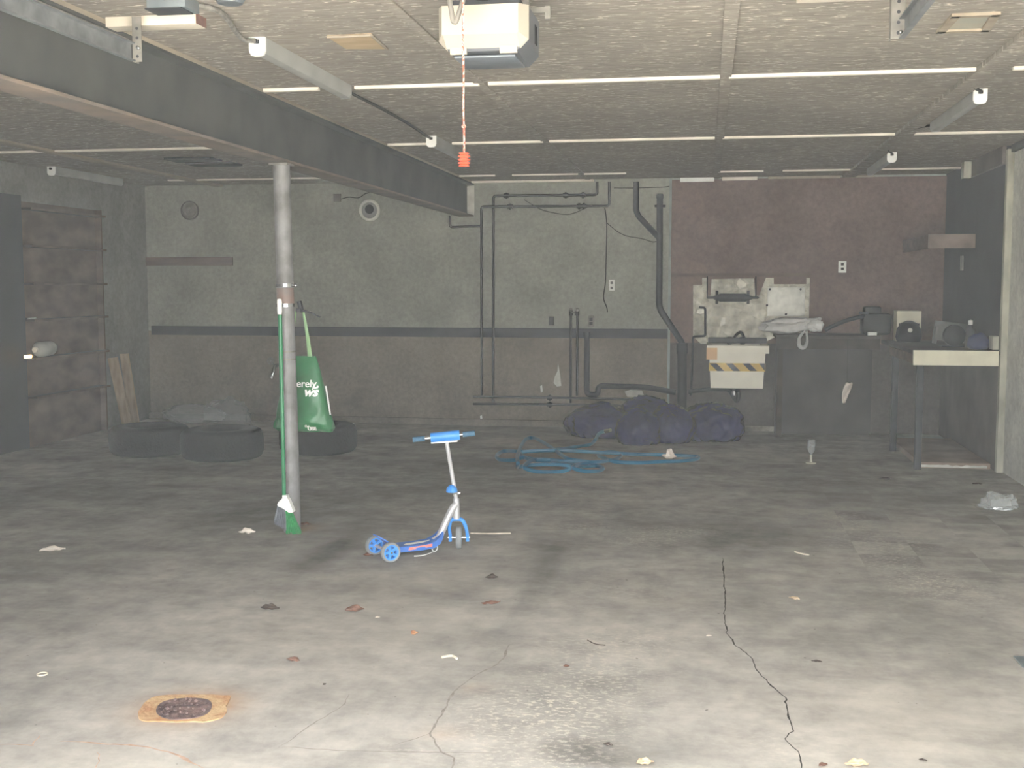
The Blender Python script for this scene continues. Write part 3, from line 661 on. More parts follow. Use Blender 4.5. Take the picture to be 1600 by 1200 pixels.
# hose bib
c = W(424, 575, .1)
t = thing('hose_tap', W(424, 590, .1), 'silver garden tap with round wheel on the back wall left of the broom', 'tap')
MB().cyl(W(436,570,0), W(432,572,.08), .014).tube(smooth_path([W(436,570,.02), W(430,572,.09), W(427,582,.12), W(424,591,.13)], 5), .017, 12).build('spout', 'chrome', t)
b = MB(); c = W(423, 564, .12)
b.tube([c+Vector((.034*math.cos(k*math.pi/10), 0, .034*math.sin(k*math.pi/10))) for k in range(20)], .006, 8, True)
for k in range(3): 
    a_ = k*math.pi/3; b.cyl(c+Vector((.034*math.cos(a_),0,.034*math.sin(a_))), c-Vector((.034*math.cos(a_),0,.034*math.sin(a_))), .004, n=8)
b.cyl(c, W(429,571,.08), .006, n=8); b.build('hand_wheel', 'angle', t)

# ================================================================== SINK CORNER
def foil():
    m = bpy.data.materials.new('crumpled foil sheet'); m.use_nodes = True; nt = m.node_tree; L = nt.links; b = nt.nodes['Principled BSDF']
    b.inputs['Metallic'].default_value = .12; b.inputs['Roughness'].default_value = .38
    tc = N(nt, 'ShaderNodeTexCoord'); v = N(nt, 'ShaderNodeTexVoronoi', i_Scale=11., feature='DISTANCE_TO_EDGE'); n = N(nt, 'ShaderNodeTexNoise', i_Scale=9., i_Detail=6.)
    L.new(tc.outputs['Object'], n.inputs['Vector']); L.new(tc.outputs['Object'], v.inputs['Vector'])
    r = N(nt, 'ShaderNodeValToRGB'); e = r.color_ramp.elements; e[0].position = .3; e[0].color = lin((164,161,146)); e[1].position = .65; e[1].color = lin((232,229,212)); L.new(n.outputs['Fac'], r.inputs['Fac']); L.new(r.outputs['Color'], b.inputs['Base Color'])
    bp = N(nt, 'ShaderNodeBump', i_Strength=1., i_Distance=.05); L.new(v.outputs['Distance'], bp.inputs['Height']); L.new(bp.outputs[0], b.inputs['Normal'])
    return m
M['foil'] = foil()
fo = .05
poly = [(1083,445),(1097,445),(1097,434),(1104,434),(1104,462),(1110,462),(1112,436),(1178,435),(1180,462),(1186,462),(1197,434),(1209,434),(1209,444),(1260,444),(1260,434),(1265.5,434),(1264,494),(1262,520),(1215,525),(1190,537),(1095,537),(1083,526)]
b = MB(); b.prism([W(x, y, fo) for x, y in poly], (0,.012,0))
fl = b.build('foil_backsplash', 'foil'); tag(fl, 'crumpled silvery foil sheet on the wall above the sink', 'backsplash')
rz = W(1144, 464, .12)
t = thing('roller_bar', rz, 'dark bar with cone ends hanging in front of the foil', 'bar')
MB().lathe([(.004,0),(.012,.01),(.012,.06),(.04,.13),(.04,.37),(.012,.44),(.012,.49),(.004,.5)], W(1104,465,.12), (1,0,0)).build('roller', 'iron', t)
for x in (1120, 1169): MB().bx(W(x-2,454,.13), W(x+2,475,.11), .003).build('flange', 'iron', t)
for x in (1105, 1181): MB().tube([W(x,466,.1), W(x,432,.07)], .006, 8).build('hanger', 'iron', t)
a, b_ = W(1199.5,449,.075), W(1257,494,.075)
t = thing('metal_sheet', W(1228,494,.075), 'pale grey sheet metal cover screwed over the foil', 'panel')
MB().bx((a.x, YB-.085, b_.z), (b_.x, YB-.062, a.z), .004).build('sheet', 'metal_panel', t)
for x, y in ((1203,452),(1251,452),(1228,491),(1198.5,477)): MB().sphere(W(x,y,.087), .012, 1).build('screw', 'dark_steel', t)
# utility sink
SY = 10.86
def S(x, y): return ony(x, y, SY)
t = thing('utility_sink', S(1150, 607), 'white utility sink with yellow and black striped tape on its front', 'sink')
x0, x1, z0, z1 = S(1107,600).x, S(1195.5,600).x, S(1150,607).z, S(1150,540).z
b = MB()
def rect(xa, xb, ya, yb, z): return [Vector((xa,ya,z)), Vector((xb,ya,z)), Vector((xb,yb,z)), Vector((xa,yb,z))]
b.ringset([rect(x0+.02,x1-.02,SY+.02,YB-.07,z0), rect(x0,x1,SY,YB-.066,z1-.04), rect(x0,x1,SY,YB-.066,z1-.02), rect(x0+.03,x1-.03,SY+.03,YB-.09,z1-.02), rect(x0+.05,x1-.05,SY+.06,YB-.12,z0+.04)])
b.build('tub', 'sink', t)
rz0 = S(1150,552).z
b = MB(); b.ringset([rect(x0-.02,x1+.03,SY-.025,YB-.066,rz0), rect(x0-.02,x1+.03,SY-.025,YB-.066,z1), rect(x0+.03,x1-.03,SY+.03,YB-.09,z1), rect(x0+.03,x1-.03,SY+.03,YB-.09,rz0), rect(x0-.02,x1+.03,SY-.025,YB-.066,rz0)], False)
b.build('rim', 'sink', t)
ya, yb_ = S(1150,567.5).z, S(1150,580).z
tp = MB().bx((x0+.002, SY-.004, yb_), (x1-.002, SY+.012, ya)).build('striped_tape', 'tape_yellow', t); tp['label'] = 'yellow and black hazard tape'
for x in (1108.5,1133.5,1160,1186):
    q = [(x,567.8),(x+11,567.8),(x+23,579.8),(x+12,579.8)]
    q = [(min(px_, 1195), py_) for px_, py_ in q]
    MB().prism([ony(px_, py_, SY-.007) for px_, py_ in q], (0,.003,0)).build('black_stripe', 'tape_black', tp)
MB().bx(ony(1104,543.5,SY-.034), ony(1120.5,562,SY-.03)).build('tan_sticker', 'tan', t)
# faucet deck and taps
dk = YB-.13
MB().bx((x0-.01, YB-.2, z1-.002), (x1+.03, YB-.066, z1+.05), .008).build('faucet_deck', 'dark_steel', t)
f0 = ony(1150,535,dk)
MB().tube(smooth_path([ony(1146,536,dk), ony(1149,525,dk-.02), ony(1157,519,dk-.06), ony(1162,526,dk-.12)], 5), .014, 10).build('faucet_spout', 'iron', t)
for x in (1140, 1160): MB().lathe([(.02,0),(.03,.02),(.034,.05),(.03,.07),(.002,.075)], ony(x,538,dk), n=16).build('faucet_knob', 'dark_steel', t)
# plastic bag draped by the sink
def crumple(c, r, sc_, seed, sub=4, amp=.35, fr=3.2, flat=None):
    b = MB(); b.sphere((0,0,0), 1, sub); off = Vector((seed*7.3, seed*3.1, seed*1.7))
    for v in b.bm.verts:
        d = v.co.normalized(); n1 = noise.fractal(d*1.3+off, 1., 2., 3); n2 = 1-abs(noise.noise(d*fr+off))*2; n3 = 1-abs(noise.noise(d*fr*2.3+off*2))*2
        k = 1+amp*(.6*n1+.28*n2+.14*n3)
        v.co = Vector(c)+Vector((d.x*r*sc_[0]*k, d.y*r*sc_[1]*k, d.z*r*sc_[2]*k))
        if flat is not None and v.co.z < flat+.06:
            v.co.z = flat+max(0, (v.co.z-flat))*.6 if v.co.z > flat else flat
    return b
zbag = ony(1300, 524, 10.95).z+.004
c = ony(1238, 513, 11.15)
t = thing('plastic_bag', c, 'crumpled cloudy plastic bag lying over the bench end right of the sink', 'bag')
bb = crumple(Vector((c.x, 11.15, zbag+.075)), .19, (1.3,.5,.36), 3, amp=.5, flat=zbag)
for v in bb.bm.verts: v.co.z += max(0, (v.co.x-c.x)*.16)
bb.build('body', 'cloudy', t)
MB().tube(smooth_path([ony(1258,516,10.95), ony(1249,528,10.92), ony(1249,540,10.92), ony(1256,543,10.92), ony(1261,534,10.92), ony(1260,518,10.95)], 5), [.008+.012*math.sin(math.pi*i/25) for i in range(26)], 8).build('hanging_loop', 'cloudy', t)
b = crumple(ony(1274,510,11.05), .06, (1.1,.7,.8), 5, 3, .6); b.build('knot', 'cloudy', t)

# ================================================================== BENCHES (right rear corner)
t = thing('back_bench', (1.1, 11.2, 0), 'dark wooden bench along the back wall right of the sink', 'bench')
bx0 = ony(1197, 525, 10.95).x+.09; zt = ony(1300, 524, 10.95).z; zl = ony(1300, 546, 10.95).z
MB().bx((bx0, 10.95, zt-.03), (1.57, YB-.066, zt), .004).build('worktop', 'bench_dark', t)
MB().bx((bx0, 10.97, zl), (1.57, 11.0, zt-.03), .003).build('apron', 'bench_dark', t)
MB().bx((bx0+.02, 11.0, 0), (bx0+.07, 11.05, zl+.02)).build('leg', 'bench_dark', t)
MB().bx((bx0+.02, 11.3, 0), (1.55, 11.33, zl)).build('under_bench_sheet', mat('dark under bench sheet', (74,70,69), (62,58,58), 3, .8), t)  # dark sheet over the wall that continues under the bench
RX = 1.575
t = thing('corner_bench', (1.9, 10, 0), 'bench by the right wall with a pale front board', 'bench')
zt2, zl2 = .927, .816
MB().bx((RX, 9.22, zt2-.03), (XRW-.005, 10.93, zt2), .003).build('worktop', 'bench_dark', t)
MB().bx((RX-.01, 9.19, zl2), (XRW-.02, 9.22, zt2+.004), .003).build('front_board', 'bench_pale', t)['label'] = 'pale cream front board'
MB().bx((RX-.01, 9.23, zl2+.01), (RX+.015, 10.4, zt2-.03), .003).build('side_board', 'brown_wood', t)
for x, y in ((1.6, 10.26), (1.63, 9.26)):
    MB().bx((x-.025, y-.02, 0), (x+.025, y+.03, zl2+.06), .003).build('leg', 'dark_steel', t)
t = thing('plywood_sheet', (1.93, 10, 0), 'brown plywood sheet lying on the floor under the corner bench', 'sheet')
MB().bx((1.66, 9.36, .0), (2.19, 10.85, .045), .003).build('sheet', mat('worn plywood', (158,138,124), (132,116,106), 4, .8), t)
b = MB(); b.grid(lambda u, v: Vector((1.665+.5*u, 9.356, .006+.036*v*(.55+.45*noise.noise(Vector((u*9,2,1)))))), 40, 3); b.build('chipped_edge', 'plaster', t, thick=.004)
t = thing('wall_shelf', (2.0, 10.8, 1.735), 'brown box edged shelf on the right wall above the corner bench', 'shelf')
MB().bx((1.83, 10.2, 1.825), (XRW-.004, YB-.035, 1.85)).build('board', 'brown_wood', t)
MB().bx((1.825, 10.18, 1.735), (XRW-.004, 10.2, 1.852), .002).build('front_lip', mat('shelf lip', (140,124,114), (118,104,96), 5, .8), t)
MB().bx((1.825, 10.2, 1.735), (1.845, YB-.035, 1.852), .002).build('side_lip', 'brown_wood', t)
p = onx(1503, 411, XRW-.02); tag(MB().box(p, (.02,.06,.13), None, .005).build('hanging_tag', 'grey_box', None), 'pale grey tag hanging on the dark wall below the shelf', 'tag')
# things on the benches
def put(x, y, Y): return ony(x, y, Y)
c = put(1366, 524, 11.2); c.z = zt = zt+.001
t = thing('shop_machine', c, 'bulky dark machine with a curved hose on the back bench', 'machine')
MB().bx((c.x-.12, 11.1, zt), (c.x+.14, 11.32, zt+.2), .04).bx((c.x-.1, 11.12, zt+.19), (c.x+.05, 11.28, zt+.26), .02).build('body', 'black_plastic', t)
MB().tube(smooth_path([put(1289,516,11.12), put(1300,510,11.12), put(1322,501,11.12), put(1345,495,11.12), put(1362,492,11.15)], 5), .02, 10).build('hose', 'black_plastic', t)
MB().bx(put(1343,487,11.1), put(1356,491,11.14), .004).build('lever', 'dark_steel', t)
p = put(1363, 530, 10.94); tag(MB().bx((p.x-.04, 10.94, zt+.001), (p.x+.04, 10.99, zt+.03), .003).build('small_box', 'white_plate'), 'small white box on the front edge of the back bench', 'box')
p = put(1421, 486, 10.7); q = put(1403, 546, 10.7)
tz = zt2+.001
t = thing('white_carton', (p.x, 10.7, tz), 'open white carton standing at the back of the corner bench', 'carton')
w_ = (put(1440,490,10.7).x-put(1402,490,10.7).x)
MB().bx((p.x-w_/2, 10.7, tz), (p.x+w_/2, 10.9, p.z), .003).build('carton', 'bench_pale', t)
MB().bx((p.x-w_/2+.015, 10.694, tz+.02), (p.x+w_/2-.015, 10.7, p.z-.11), .002).build('opening', 'black_plastic', t)
p2 = put(1420, 515, 10.5)
t = thing('dark_grinder', (p2.x, 10.5, tz), 'dark round tool with knob in front of the white carton', 'tool')
MB().lathe([(.02,0),(.1,.01),(.11,.05),(.1,.12),(.07,.17),(.02,.19),(.001,.19)], (p2.x, 10.5, tz)).build('body', 'black_plastic', t)
MB().sphere((p2.x-.005, 10.4, tz+.11), .02).build('knob', 'metal_panel', t)
p3 = put(1485, 525, 9.95)
t = thing('leaning_box', (p3.x, 9.95, tz), 'grey open case tilted back on the corner bench', 'box')
R_ = Matrix.Rotation(.12, 3, 'Y')
MB().box((p3.x, 10.0, tz+.115), (.25,.03,.16), R_, .004).box((p3.x-.115, 9.97, tz+.09), (.02,.09,.14), R_, .003).build('case', 'grey_box', t)
t = thing('circular_saw', (p3.x+.02, 9.8, tz), 'dark round power saw in front of the tilted grey case', 'saw')
MB().lathe([(.002,0),(.085,.005),(.09,.02),(.085,.05),(.04,.07),(.002,.07)], (p3.x+.0, 9.83, tz+.092), (0,-1,0)).build('guard', 'black_plastic', t)
MB().bx((p3.x-.1, 9.76, tz+.001), (p3.x+.07, 9.9, tz+.01)).build('base_plate', 'dark_steel', t)
p4 = put(1516, 520, 9.6)
t = thing('spray_bottle', (p4.x, 9.6, tz+.001), 'dark slim bottle with a white cap on the corner bench', 'bottle')
MB().lathe([(.001,0),(.035,.0),(.036,.12),(.03,.15),(.014,.17),(.014,.19)], (p4.x, 9.6, tz+.001)).build('bottle', 'dark_wall', t)
MB().lathe([(.017,.185),(.018,.22),(.001,.225)], (p4.x, 9.6, tz+.001)).build('cap', 'white_plate', t)
p5 = put(1529, 540, 9.45)
crum = crumple((p5.x, 9.45, tz+.05), .075, (1,.8,1.), 9, 3, .3, flat=tz); tag(crum.build('blue_pouch', 'blue_cloth'), 'crumpled navy blue pouch on the corner bench by the jamb', 'pouch')
p6 = put(1553, 540, 9.35); tag(MB().bx((p6.x-.02, 9.3, tz+.005), (p6.x+.03, 9.42, tz+.11), .003).build('pale_block', 'jamb'), 'small pale block on the bench against the jamb', 'block')
# white rag strip hanging on a string before the dark wall
c = ony(1321, 615, 10.93)
t = thing('cloth_strip', ony(1321, 628, 10.93), 'pale curled strip of cloth hanging on a string below the back bench edge', 'cloth')
path = smooth_path([ony(1323,598,10.93), ony(1319,606,10.93), ony(1317,617,10.93), ony(1317,630,10.93)], 6)
b = MB()
def cl(u, v):
    p = path[int(round(u*(len(path)-1)))]; w = (.028+.03*math.sin(math.pi*min(1,u*1.0)+.5))*(v-.1)
    return p+Vector((w*1.3, -.02*math.sin(v*3+u*4), .004*math.sin(v*9)))
b.grid(cl, 19, 9); b.build('strip', 'paper', t, thick=.004)
MB().tube([Vector((path[0].x, 10.93, zt-.002)), Vector((path[0].x+.003, 10.93, path[0].z))], .0015, 6).build('string', 'wire', t)
# clear plastic goblet on the floor
c = onz(1267, 724)
t = thing('plastic_goblet', c, 'small clear plastic goblet standing alone on the floor at right', 'goblet')
MB().lathe([(.001,0),(.04,0),(.042,.006),(.012,.012),(.01,.02),(.009,.07)], c).build('stem', mat('pale goblet base', (206,204,186), (180,178,162), 8, .3), t)
MB().lathe([(.009,.07),(.02,.085),(.034,.11),(.036,.16),(.033,.19)], c).build('bowl', 'clear', t)

# ================================================================== LEFT SIDE
SX = XL+.3; Y0, Y1 = 9.2, 10.45
t = thing('shelving_unit', (XL+.15, (Y0+Y1)/2, 0), 'tall brown plywood shelving unit against the left wall', 'shelving')
MB().bx((XL+.004, Y0, 0), (XL+.02, Y1, 2.15)).build('back_panel', 'ply_brown', t)
for y in (Y1-.02,): MB().bx((XL+.02, y, 0), (SX-.22, y+.02, 2.15)).build('side_panel', 'ply_brown', t)
for yy in (331, 386, 442, 496, 553, 611):
    z = onx(100, yy, SX-.25).z
    MB().bx((XL+.02, Y0, z-.02), (SX-.18, Y1, z), .002).build('shelf', 'ply_dark', t)
    MB().bx((SX-.185, Y0, z-.02), (SX-.178, Y1, z-.001), .001).build('lip', 'ply_brown', t)
zs = onx(100, 553, SX-.25).z
p = onx(70, 545, XL+.1)
t = thing('plastic_jug', (p.x, p.y, zs), 'cloudy white plastic jug lying on a shelf at far left', 'jug')
MB().lathe([(.001,-.13),(.06,-.125),(.065,-.06),(.066,.09),(.05,.13),(.02,.15),(.001,.15)], (XL+.095, p.y, zs+.068), (.1,-1,0)).build('body', 'jug', t)
MB().cyl((XL+.11, p.y-.15, zs+.068), (XL+.113, p.y-.18, zs+.068), .022).build('cap', 'white_plate', t)
em = bpy.data.materials.new('amber glow'); em.use_nodes = True; bs = em.node_tree.nodes['Principled BSDF']; bs.inputs['Emission Color'].default_value = (1,.62,.2,1); bs.inputs['Emission Strength'].default_value = 1.7; bs.inputs['Base Color'].default_value = (1,.7,.3,1)  # glowing block made up for a bright spot resembling daylight through a crack
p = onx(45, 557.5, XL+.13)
tag(MB().bx((XL+.11, p.y-.045, zs+.003), (XL+.135, p.y+.045, zs+.033), .008).build('glow_block', em), 'tiny amber glow block added on the shelf beside the jug', 'glow')
z4 = onx(100, 496, SX-.25).z; p = onx(48, 488, XL+.11)
tag(MB().bx((XL+.1, p.y-.07, z4+.002), (XL+.125, p.y+.06, z4+.016), .004).build('metal_strip', mat('polished strip', (240,240,240), (230,230,230), 5, .1, 1.)), 'thin shiny metal strip on the shelf above the jug', 'strip')
# leaning lumber
def plank(px0, py0, px1, py1, Y, w, label):
    a, b = ony(px0, py0, Y), ony(px1, py1, Y-.12); a.z = 0.012
    dr = (b-a).normalized(); rt_ = Vector((1,0,0))-dr*dr.x; rt_.normalize(); nr = dr.cross(rt_)
    o = MB().prism([a-rt_*w/2-nr*.012, a+rt_*w/2-nr*.012, b+rt_*w/2-nr*.012, b-rt_*w/2-nr*.012], nr*.024)
    tag(o.build('lumber_plank', 'lumber'), label, 'plank', 'leaning planks')
plank(200, 694, 176, 559, 10.72, .1, 'pale wooden plank leaning beside the brown shelving, front one')
plank(212, 690, 194, 553, 10.95, .09, 'duller wooden plank leaning on the grey wall behind the front plank')
# tires
prof = []
for k in range(28):
    a_ = 2*math.pi*k/28; ca, sa = math.cos(a_), math.sin(a_)
    rr = .235+.098*(abs(ca)**.55)*(1 if ca > 0 else -1); zz = .105+.105*(abs(sa)**.6)*(1 if sa > 0 else -1)
    prof.append((rr, zz))
def tire(x, y, z, s, label, seed):
    b = MB(); b.lathe(prof, (0,0,0), n=64, closed=True)
    for v in b.bm.verts:
        r = math.hypot(v.co.x, v.co.y); ang = math.atan2(v.co.y, v.co.x)
        if r > .318 and .03 < v.co.z < .18:
            k = 1-.018*(1 if math.sin(ang*32+v.co.z*60) > 0 else 0); v.co.x *= k; v.co.y *= k
        v.co = Vector((v.co.x*s+x, v.co.y*s+y, v.co.z*s*1.15+z))
    tag(b.build('tire', 'rubber'), label, 'tire', 'old tires at the left')
tire(-4.66, 9.08, 0, 1.0, 'leftmost black tire lying flat on the floor near the planks', 1)
tire(-3.95, 8.95, 0, 1.02, 'middle black tire lying flat, nearest to the viewer', 2)
tire(-3.28, 9.42, 0, 1.0, 'black tire lying flat behind the column and green bag', 3)
c = ony(308, 655, 9.35); tag(crumple((c.x, 9.3, .32), .15, (1.6,.8,.5), 11, 4, .5, flat=.245).build('clear_bag', 'dim_plastic'), 'low crumpled clear plastic bag lying over the middle tire', 'bag')
c = ony(354, 668, 10.1); tag(crumple((c.x, 10.1, .17), .19, (1.,.7,1.), 12, 4, .5, flat=.0).build('clear_bag', 'dim_plastic'), 'taller cloudy plastic bag standing behind the tires', 'bag')

# ================================================================== TRASH BAGS
BAGS = [  # centre pixel, distance, radius, shape, label, tied neck
    (937, 662, 10.85, .29, (1.05,.8,.64), 1, 'navy trash bag at the left end of the pile by the wall', None),
    (1008, 652, 11.0, .26, (1.05,.7,.74), 2, 'navy trash bag at the back middle of the pile, under the trap pipe', None),
    (998, 674, 10.4, .2, (1.,.85,1.), 3, 'shiny navy trash bag bulging out front in the middle of the pile', (1005,698)),
    (1050, 668, 10.55, .215, (.92,.85,.92), 4, 'navy trash bag in the pile right in front of the waste pipe', None),
    (1112, 664, 10.75, .285, (1.02,.8,.68), 5, 'large navy trash bag at the right end of the pile below the sink', None)]
cents = [(ony(p, q, y), r*(sum(s3)/3)) for p, q, y, r, s3, *_ in BAGS]
for i, (px, py, yc, r, sc_, seed, label, tie) in enumerate(BAGS):
    c = cents[i][0]; b = MB(); b.sphere((0,0,0), 1, 5); off = Vector((seed*7.3, seed*3.1, seed*1.7))
    for v in b.bm.verts:
        d = v.co.normalized(); k = 1+.14*noise.noise(d*1.6+off)
        w1 = noise.noise(Vector((d.x*2.2, d.y*2.2, d.z*1.2))+off*2); fold = 1-min(1, abs(noise.noise(Vector((d.x*3.2, d.y*3.2, d.z*1.8))+off+Vector((w1,w1,w1))))*3.2)
        f2 = 1-min(1, abs(noise.noise(d*6+off*3))*2.2)
        k += .09*fold+.03*f2
        p = c+Vector((d.x*r*sc_[0]*k, d.y*r*sc_[1]*k, d.z*r*sc_[2]*k))
        for j, (cj, rj) in enumerate(cents):
            if j != i:
                n = cj-c; L = n.length; n /= L; m = c+n*L*cents[i][1]/(cents[i][1]+rj); dd = (p-m).dot(n)+.004
                if dd > 0: p -= n*dd
        if p.z < .0: p.z = 0.
        if p.y > YB-.1: p.y = YB-.1
        v.co = p
    t = thing('trash_bag', (c.x, yc, 0), label, 'trash bag', 'navy trash bags by the wall')
    b.build('body', 'trash', t, angle=80)
    if tie:
        q = ony(tie[0], tie[1], yc-r*.75); q.z = .05
        MB().tube(smooth_path([q, q+Vector((.04,-.03,.01)), q+Vector((.09,-.04,.0)), q+Vector((.13,-.045,-.02))],4), [.026,.02,.014,.012,.012,.014,.014,.016,.018,.02,.022,.022,.014], 8).build('tied_neck', 'trash', t)

# ================================================================== HOSE
def hz(x, y, z=.014): return onz(760+x/4.571, 660+y/4.571, z)
hp_ = [(850,62,.17),(805,80,.12),(778,125,.04),(740,158,.014),(640,175,.014),(480,195,.03),(260,208,.05),(130,205,.014),(75,235,.014),(95,265,.014),(200,270,.03),(260,250,.05),(330,262,.03),(420,275,.03),(560,300,.03),(700,312,.014),(790,310,.014),(832,328,.014),(800,346,.014),(700,348,.03),(620,325,.05),(660,300,.05),(740,285,.05),(600,265,.07),(540,235,.07),(480,190,.06),(400,140,.04),(340,112,.02),(285,118,.02),(250,165,.04),(222,235,.07),(225,290,.07),(225,318,.014),(290,308,.03),(420,300,.05),(560,305,.06),(600,325,.04),(540,350,.014),(400,354,.014),(300,338,.03),(270,312,.05),(330,268,.06),(420,266,.05),(520,275,.06),(640,280,.06),(760,285,.05),(900,268,.03),(960,240,.02),(930,215,.014),(850,212,.014),(800,235,.02),(850,258,.04),(930,282,.03),(1100,288,.014),(1250,280,.014),(1400,275,.014),(1500,262,.014),(1505,245,.014),(1400,238,.014),(1250,232,.014),(1080,228,.014),(960,222,.035),(700,208,.06),(500,200,.07),(330,205,.065),(240,220,.05),(300,262,.045),(400,272,.055),(480,268,.05)]
t = thing('garden_hose', hz(450,260), 'teal garden hose lying in loose tangled loops on the floor', 'hose')
MB().tube(smooth_path([hz(*q) for q in hp_], 7), .0155, 10).build('tube', 'hose', t)
e = hz(850,62,.17); e2 = hz(885,56,.185); MB().cyl(e, e2, .016).build('end_fitting', 'chrome', t)
c = onz(1046, 716, .0); tag(crumple((c.x, c.y, .035), .035, (1.2,.9,1.), 21, 3, .8, flat=0.).build('crumpled_paper', 'paper'), 'crumpled white paper lying by the hose on its right', 'paper')

# ================================================================== BROOM, GREEN BAG
YBm = 6.2
b0, b1 = ony(444, 776, YBm), ony(437, 470, YBm+.03)
t = thing('broom', onz(453, 833), 'green broom with white cap leaning against the column', 'broom')
MB().cyl(b0-Vector((0,0,.02)), b0.lerp(b1, .93), .0115, n=16).build('handle', 'green_pole', t)
MB().lathe([(.001,0),(.012,.0),(.014,.02),(.014,.07),(.012,.085),(.001,.088)], ony(437,491,YBm+.03), n=16).build('hand_grip', 'white_cap', t)
def bm_(x, y, Y=YBm): return ony(x, y, Y)
cap = [(441,774),(448,774),(449,779),(451,781),(458,799),(457,801),(451,801),(441,794),(434,791),(433,788),(436,783),(441,779)]
MB().prism([bm_(x, y, YBm-.018) for x, y in cap], (0,.036,0)).build('head', 'white_cap', t)
def bristles(xa, ya, xb, yb, xc, yc, xd, yd, n, m, name, seed):
    random.seed(seed); b = MB()
    for i in range(n):
        u = random.random(); v = random.uniform(-1,1)
        p = bm_(xa+(xb-xa)*u, ya+(yb-ya)*u, YBm+v*.015); q = bm_(xc+(xd-xc)*u+random.uniform(-1,1), yc+(yd-yc)*u+random.uniform(-4,1), YBm+v*.028)
        if q.z < .002: q.z = .002
        mdl = p.lerp(q,.5)+Vector((0,-.004*v,0)); b.tube([p, mdl, q], [.0016,.0016,.0012], 5)
    o = b.build(name, m, t); return o
bristles(434,789,447,797,428,818,449,830,150,'grey_bristle','grey_bristles',1)['label'] = 'grey bristles'
bristles(446,796,457,800,447,834,471,834,200,'green_bristle','green_bristles',2)['label'] = 'green bristles'
# green bag
YG = 6.5
def G(x, y, Y=YG): return ony(x, y, Y)
top = G(472, 556); t = thing('shopping_bag', G(474, 670), 'green shopping bag with white lettering hanging behind the column', 'bag')
rows = [(556,455,493,.012),(575,449,499,.03),(600,443,505,.05),(625,437,511,.06),(645,432,515,.07),(660,428,518.5,.07),(668,426,520,.06),(673,430,518,.03)]
rings = []
for k in range(49):
    f = k/48*(len(rows)-1); i = min(int(f), len(rows)-2); u = f-i
    y, xa, xb, d_ = [rows[i][j]*(1-u)+rows[i+1][j]*u for j in range(4)]
    A, B = G(xa, y), G(xb, y); cxx, hw = (A.x+B.x)/2, (B.x-A.x)/2; ring = []
    for q in range(96):
        a_ = 2*math.pi*q/96; ca, sa = math.cos(a_), math.sin(a_)
        px_ = hw*(abs(ca)**.6)*(1 if ca >= 0 else -1); py_ = d_*(abs(sa)**.7)*(1 if sa >= 0 else -1)
        p = Vector((cxx+px_, YG+py_, A.z)); g_ = k/48
        w_ = (noise.noise(p*11)*.02+(1-2*abs(noise.noise(Vector((p.x*17,p.y*17,p.z*12)))))*.014)*min(1, max(.12, (g_-.45)*4))
        p.y += w_; p.x += w_*.4; ring.append(p)
    rings.append(ring)
bg = MB().ringset(rings).build('body', 'bag_green', t, angle=60)
s0, s1 = G(474,488,6.4), G(484,557,YG-.01)
b = MB(); b.grid(lambda u, v: s0.lerp(s1,u)+Vector((-.014*(.45+.55*u)+.028*(.45+.55*u)*v+.004*math.sin(u*3), 0, 0)), 12, 4); b.build('strap', 'strap_green', t, thick=.002)
s0, s1 = G(461,486,6.44), G(450,557,YG+.02)
b = MB(); b.grid(lambda u, v: s0.lerp(s1,u)+Vector((-.012+.024*v,0,0)), 12, 4); b.build('strap', 'strap_green', t, thick=.002)
MB().tube([G(509,603,YG-.03), G(512,622,YG-.035), G(516,648,YG-.03)], .005, 8).build('gusset_edge', 'print', t)
def bag_text(name, s_, px, py, size, depth, **kw):
    p = G(px, py, YG-depth); mw = Matrix.Translation(p) @ Matrix.Rotation(math.radians(90), 4, 'X')
    return text_mesh(name, s_, size, 'print', mw, t, **kw)
bag_text('lettering', 'Sincerely,', 493.5, 606, .06, .092, ext=.004, bold=.0006)
bag_text('brand_lettering', 'ws', 491.5, 620, .074, .1, shear=.3, bold=.0025, ext=.004)
p = G(487, 608, YG-.1)
MB().prism([p+Vector(q) for q in ((-.012,0,.008),(-.004,0,.0),(.002,0,-.004),(.01,0,.0),(.014,0,.01),(.008,0,.008),(.003,0,.004),(-.002,0,.012),(-.008,0,.018))], (0,.006,0)).build('leaf_mark', 'print', t)
bag_text('small_lettering', 'the', 480, 669, .022, .1, ext=.004)
bag_text('small_lettering', 'USE', 489.5, 674.5, .03, .1, ext=.004, bold=.0012)

# lay the printing on the bag's surface
from mathutils.bvhtree import BVHTree
bv = BVHTree.FromPolygons([v.co.copy() for v in bg.data.vertices], [list(p.vertices) for p in bg.data.polygons])
for o in list(bpy.data.objects):
    if o.parent == t and (o.name.split('.')[0] in ('lettering','brand_lettering','small_lettering','leaf_mark')):
        ys = [v.co.y for v in o.data.vertices]; mid = (min(ys)+max(ys))/2
        b2 = bmesh.new(); b2.from_mesh(o.data); bmesh.ops.triangulate(b2, faces=b2.faces[:])
        bmesh.ops.subdivide_edges(b2, edges=[e for e in b2.edges if e.calc_length() > .012], cuts=3)
        for v in b2.verts:
            h = bv.ray_cast(Vector((v.co.x, -.5, v.co.z)), Vector((0,1,0)))[0]
            if h is None: h = bv.find_nearest(v.co)[0]
            v.co.y = h.y-(.0045 if v.co.y < mid else .001)
        b2.to_mesh(o.data); b2.free()

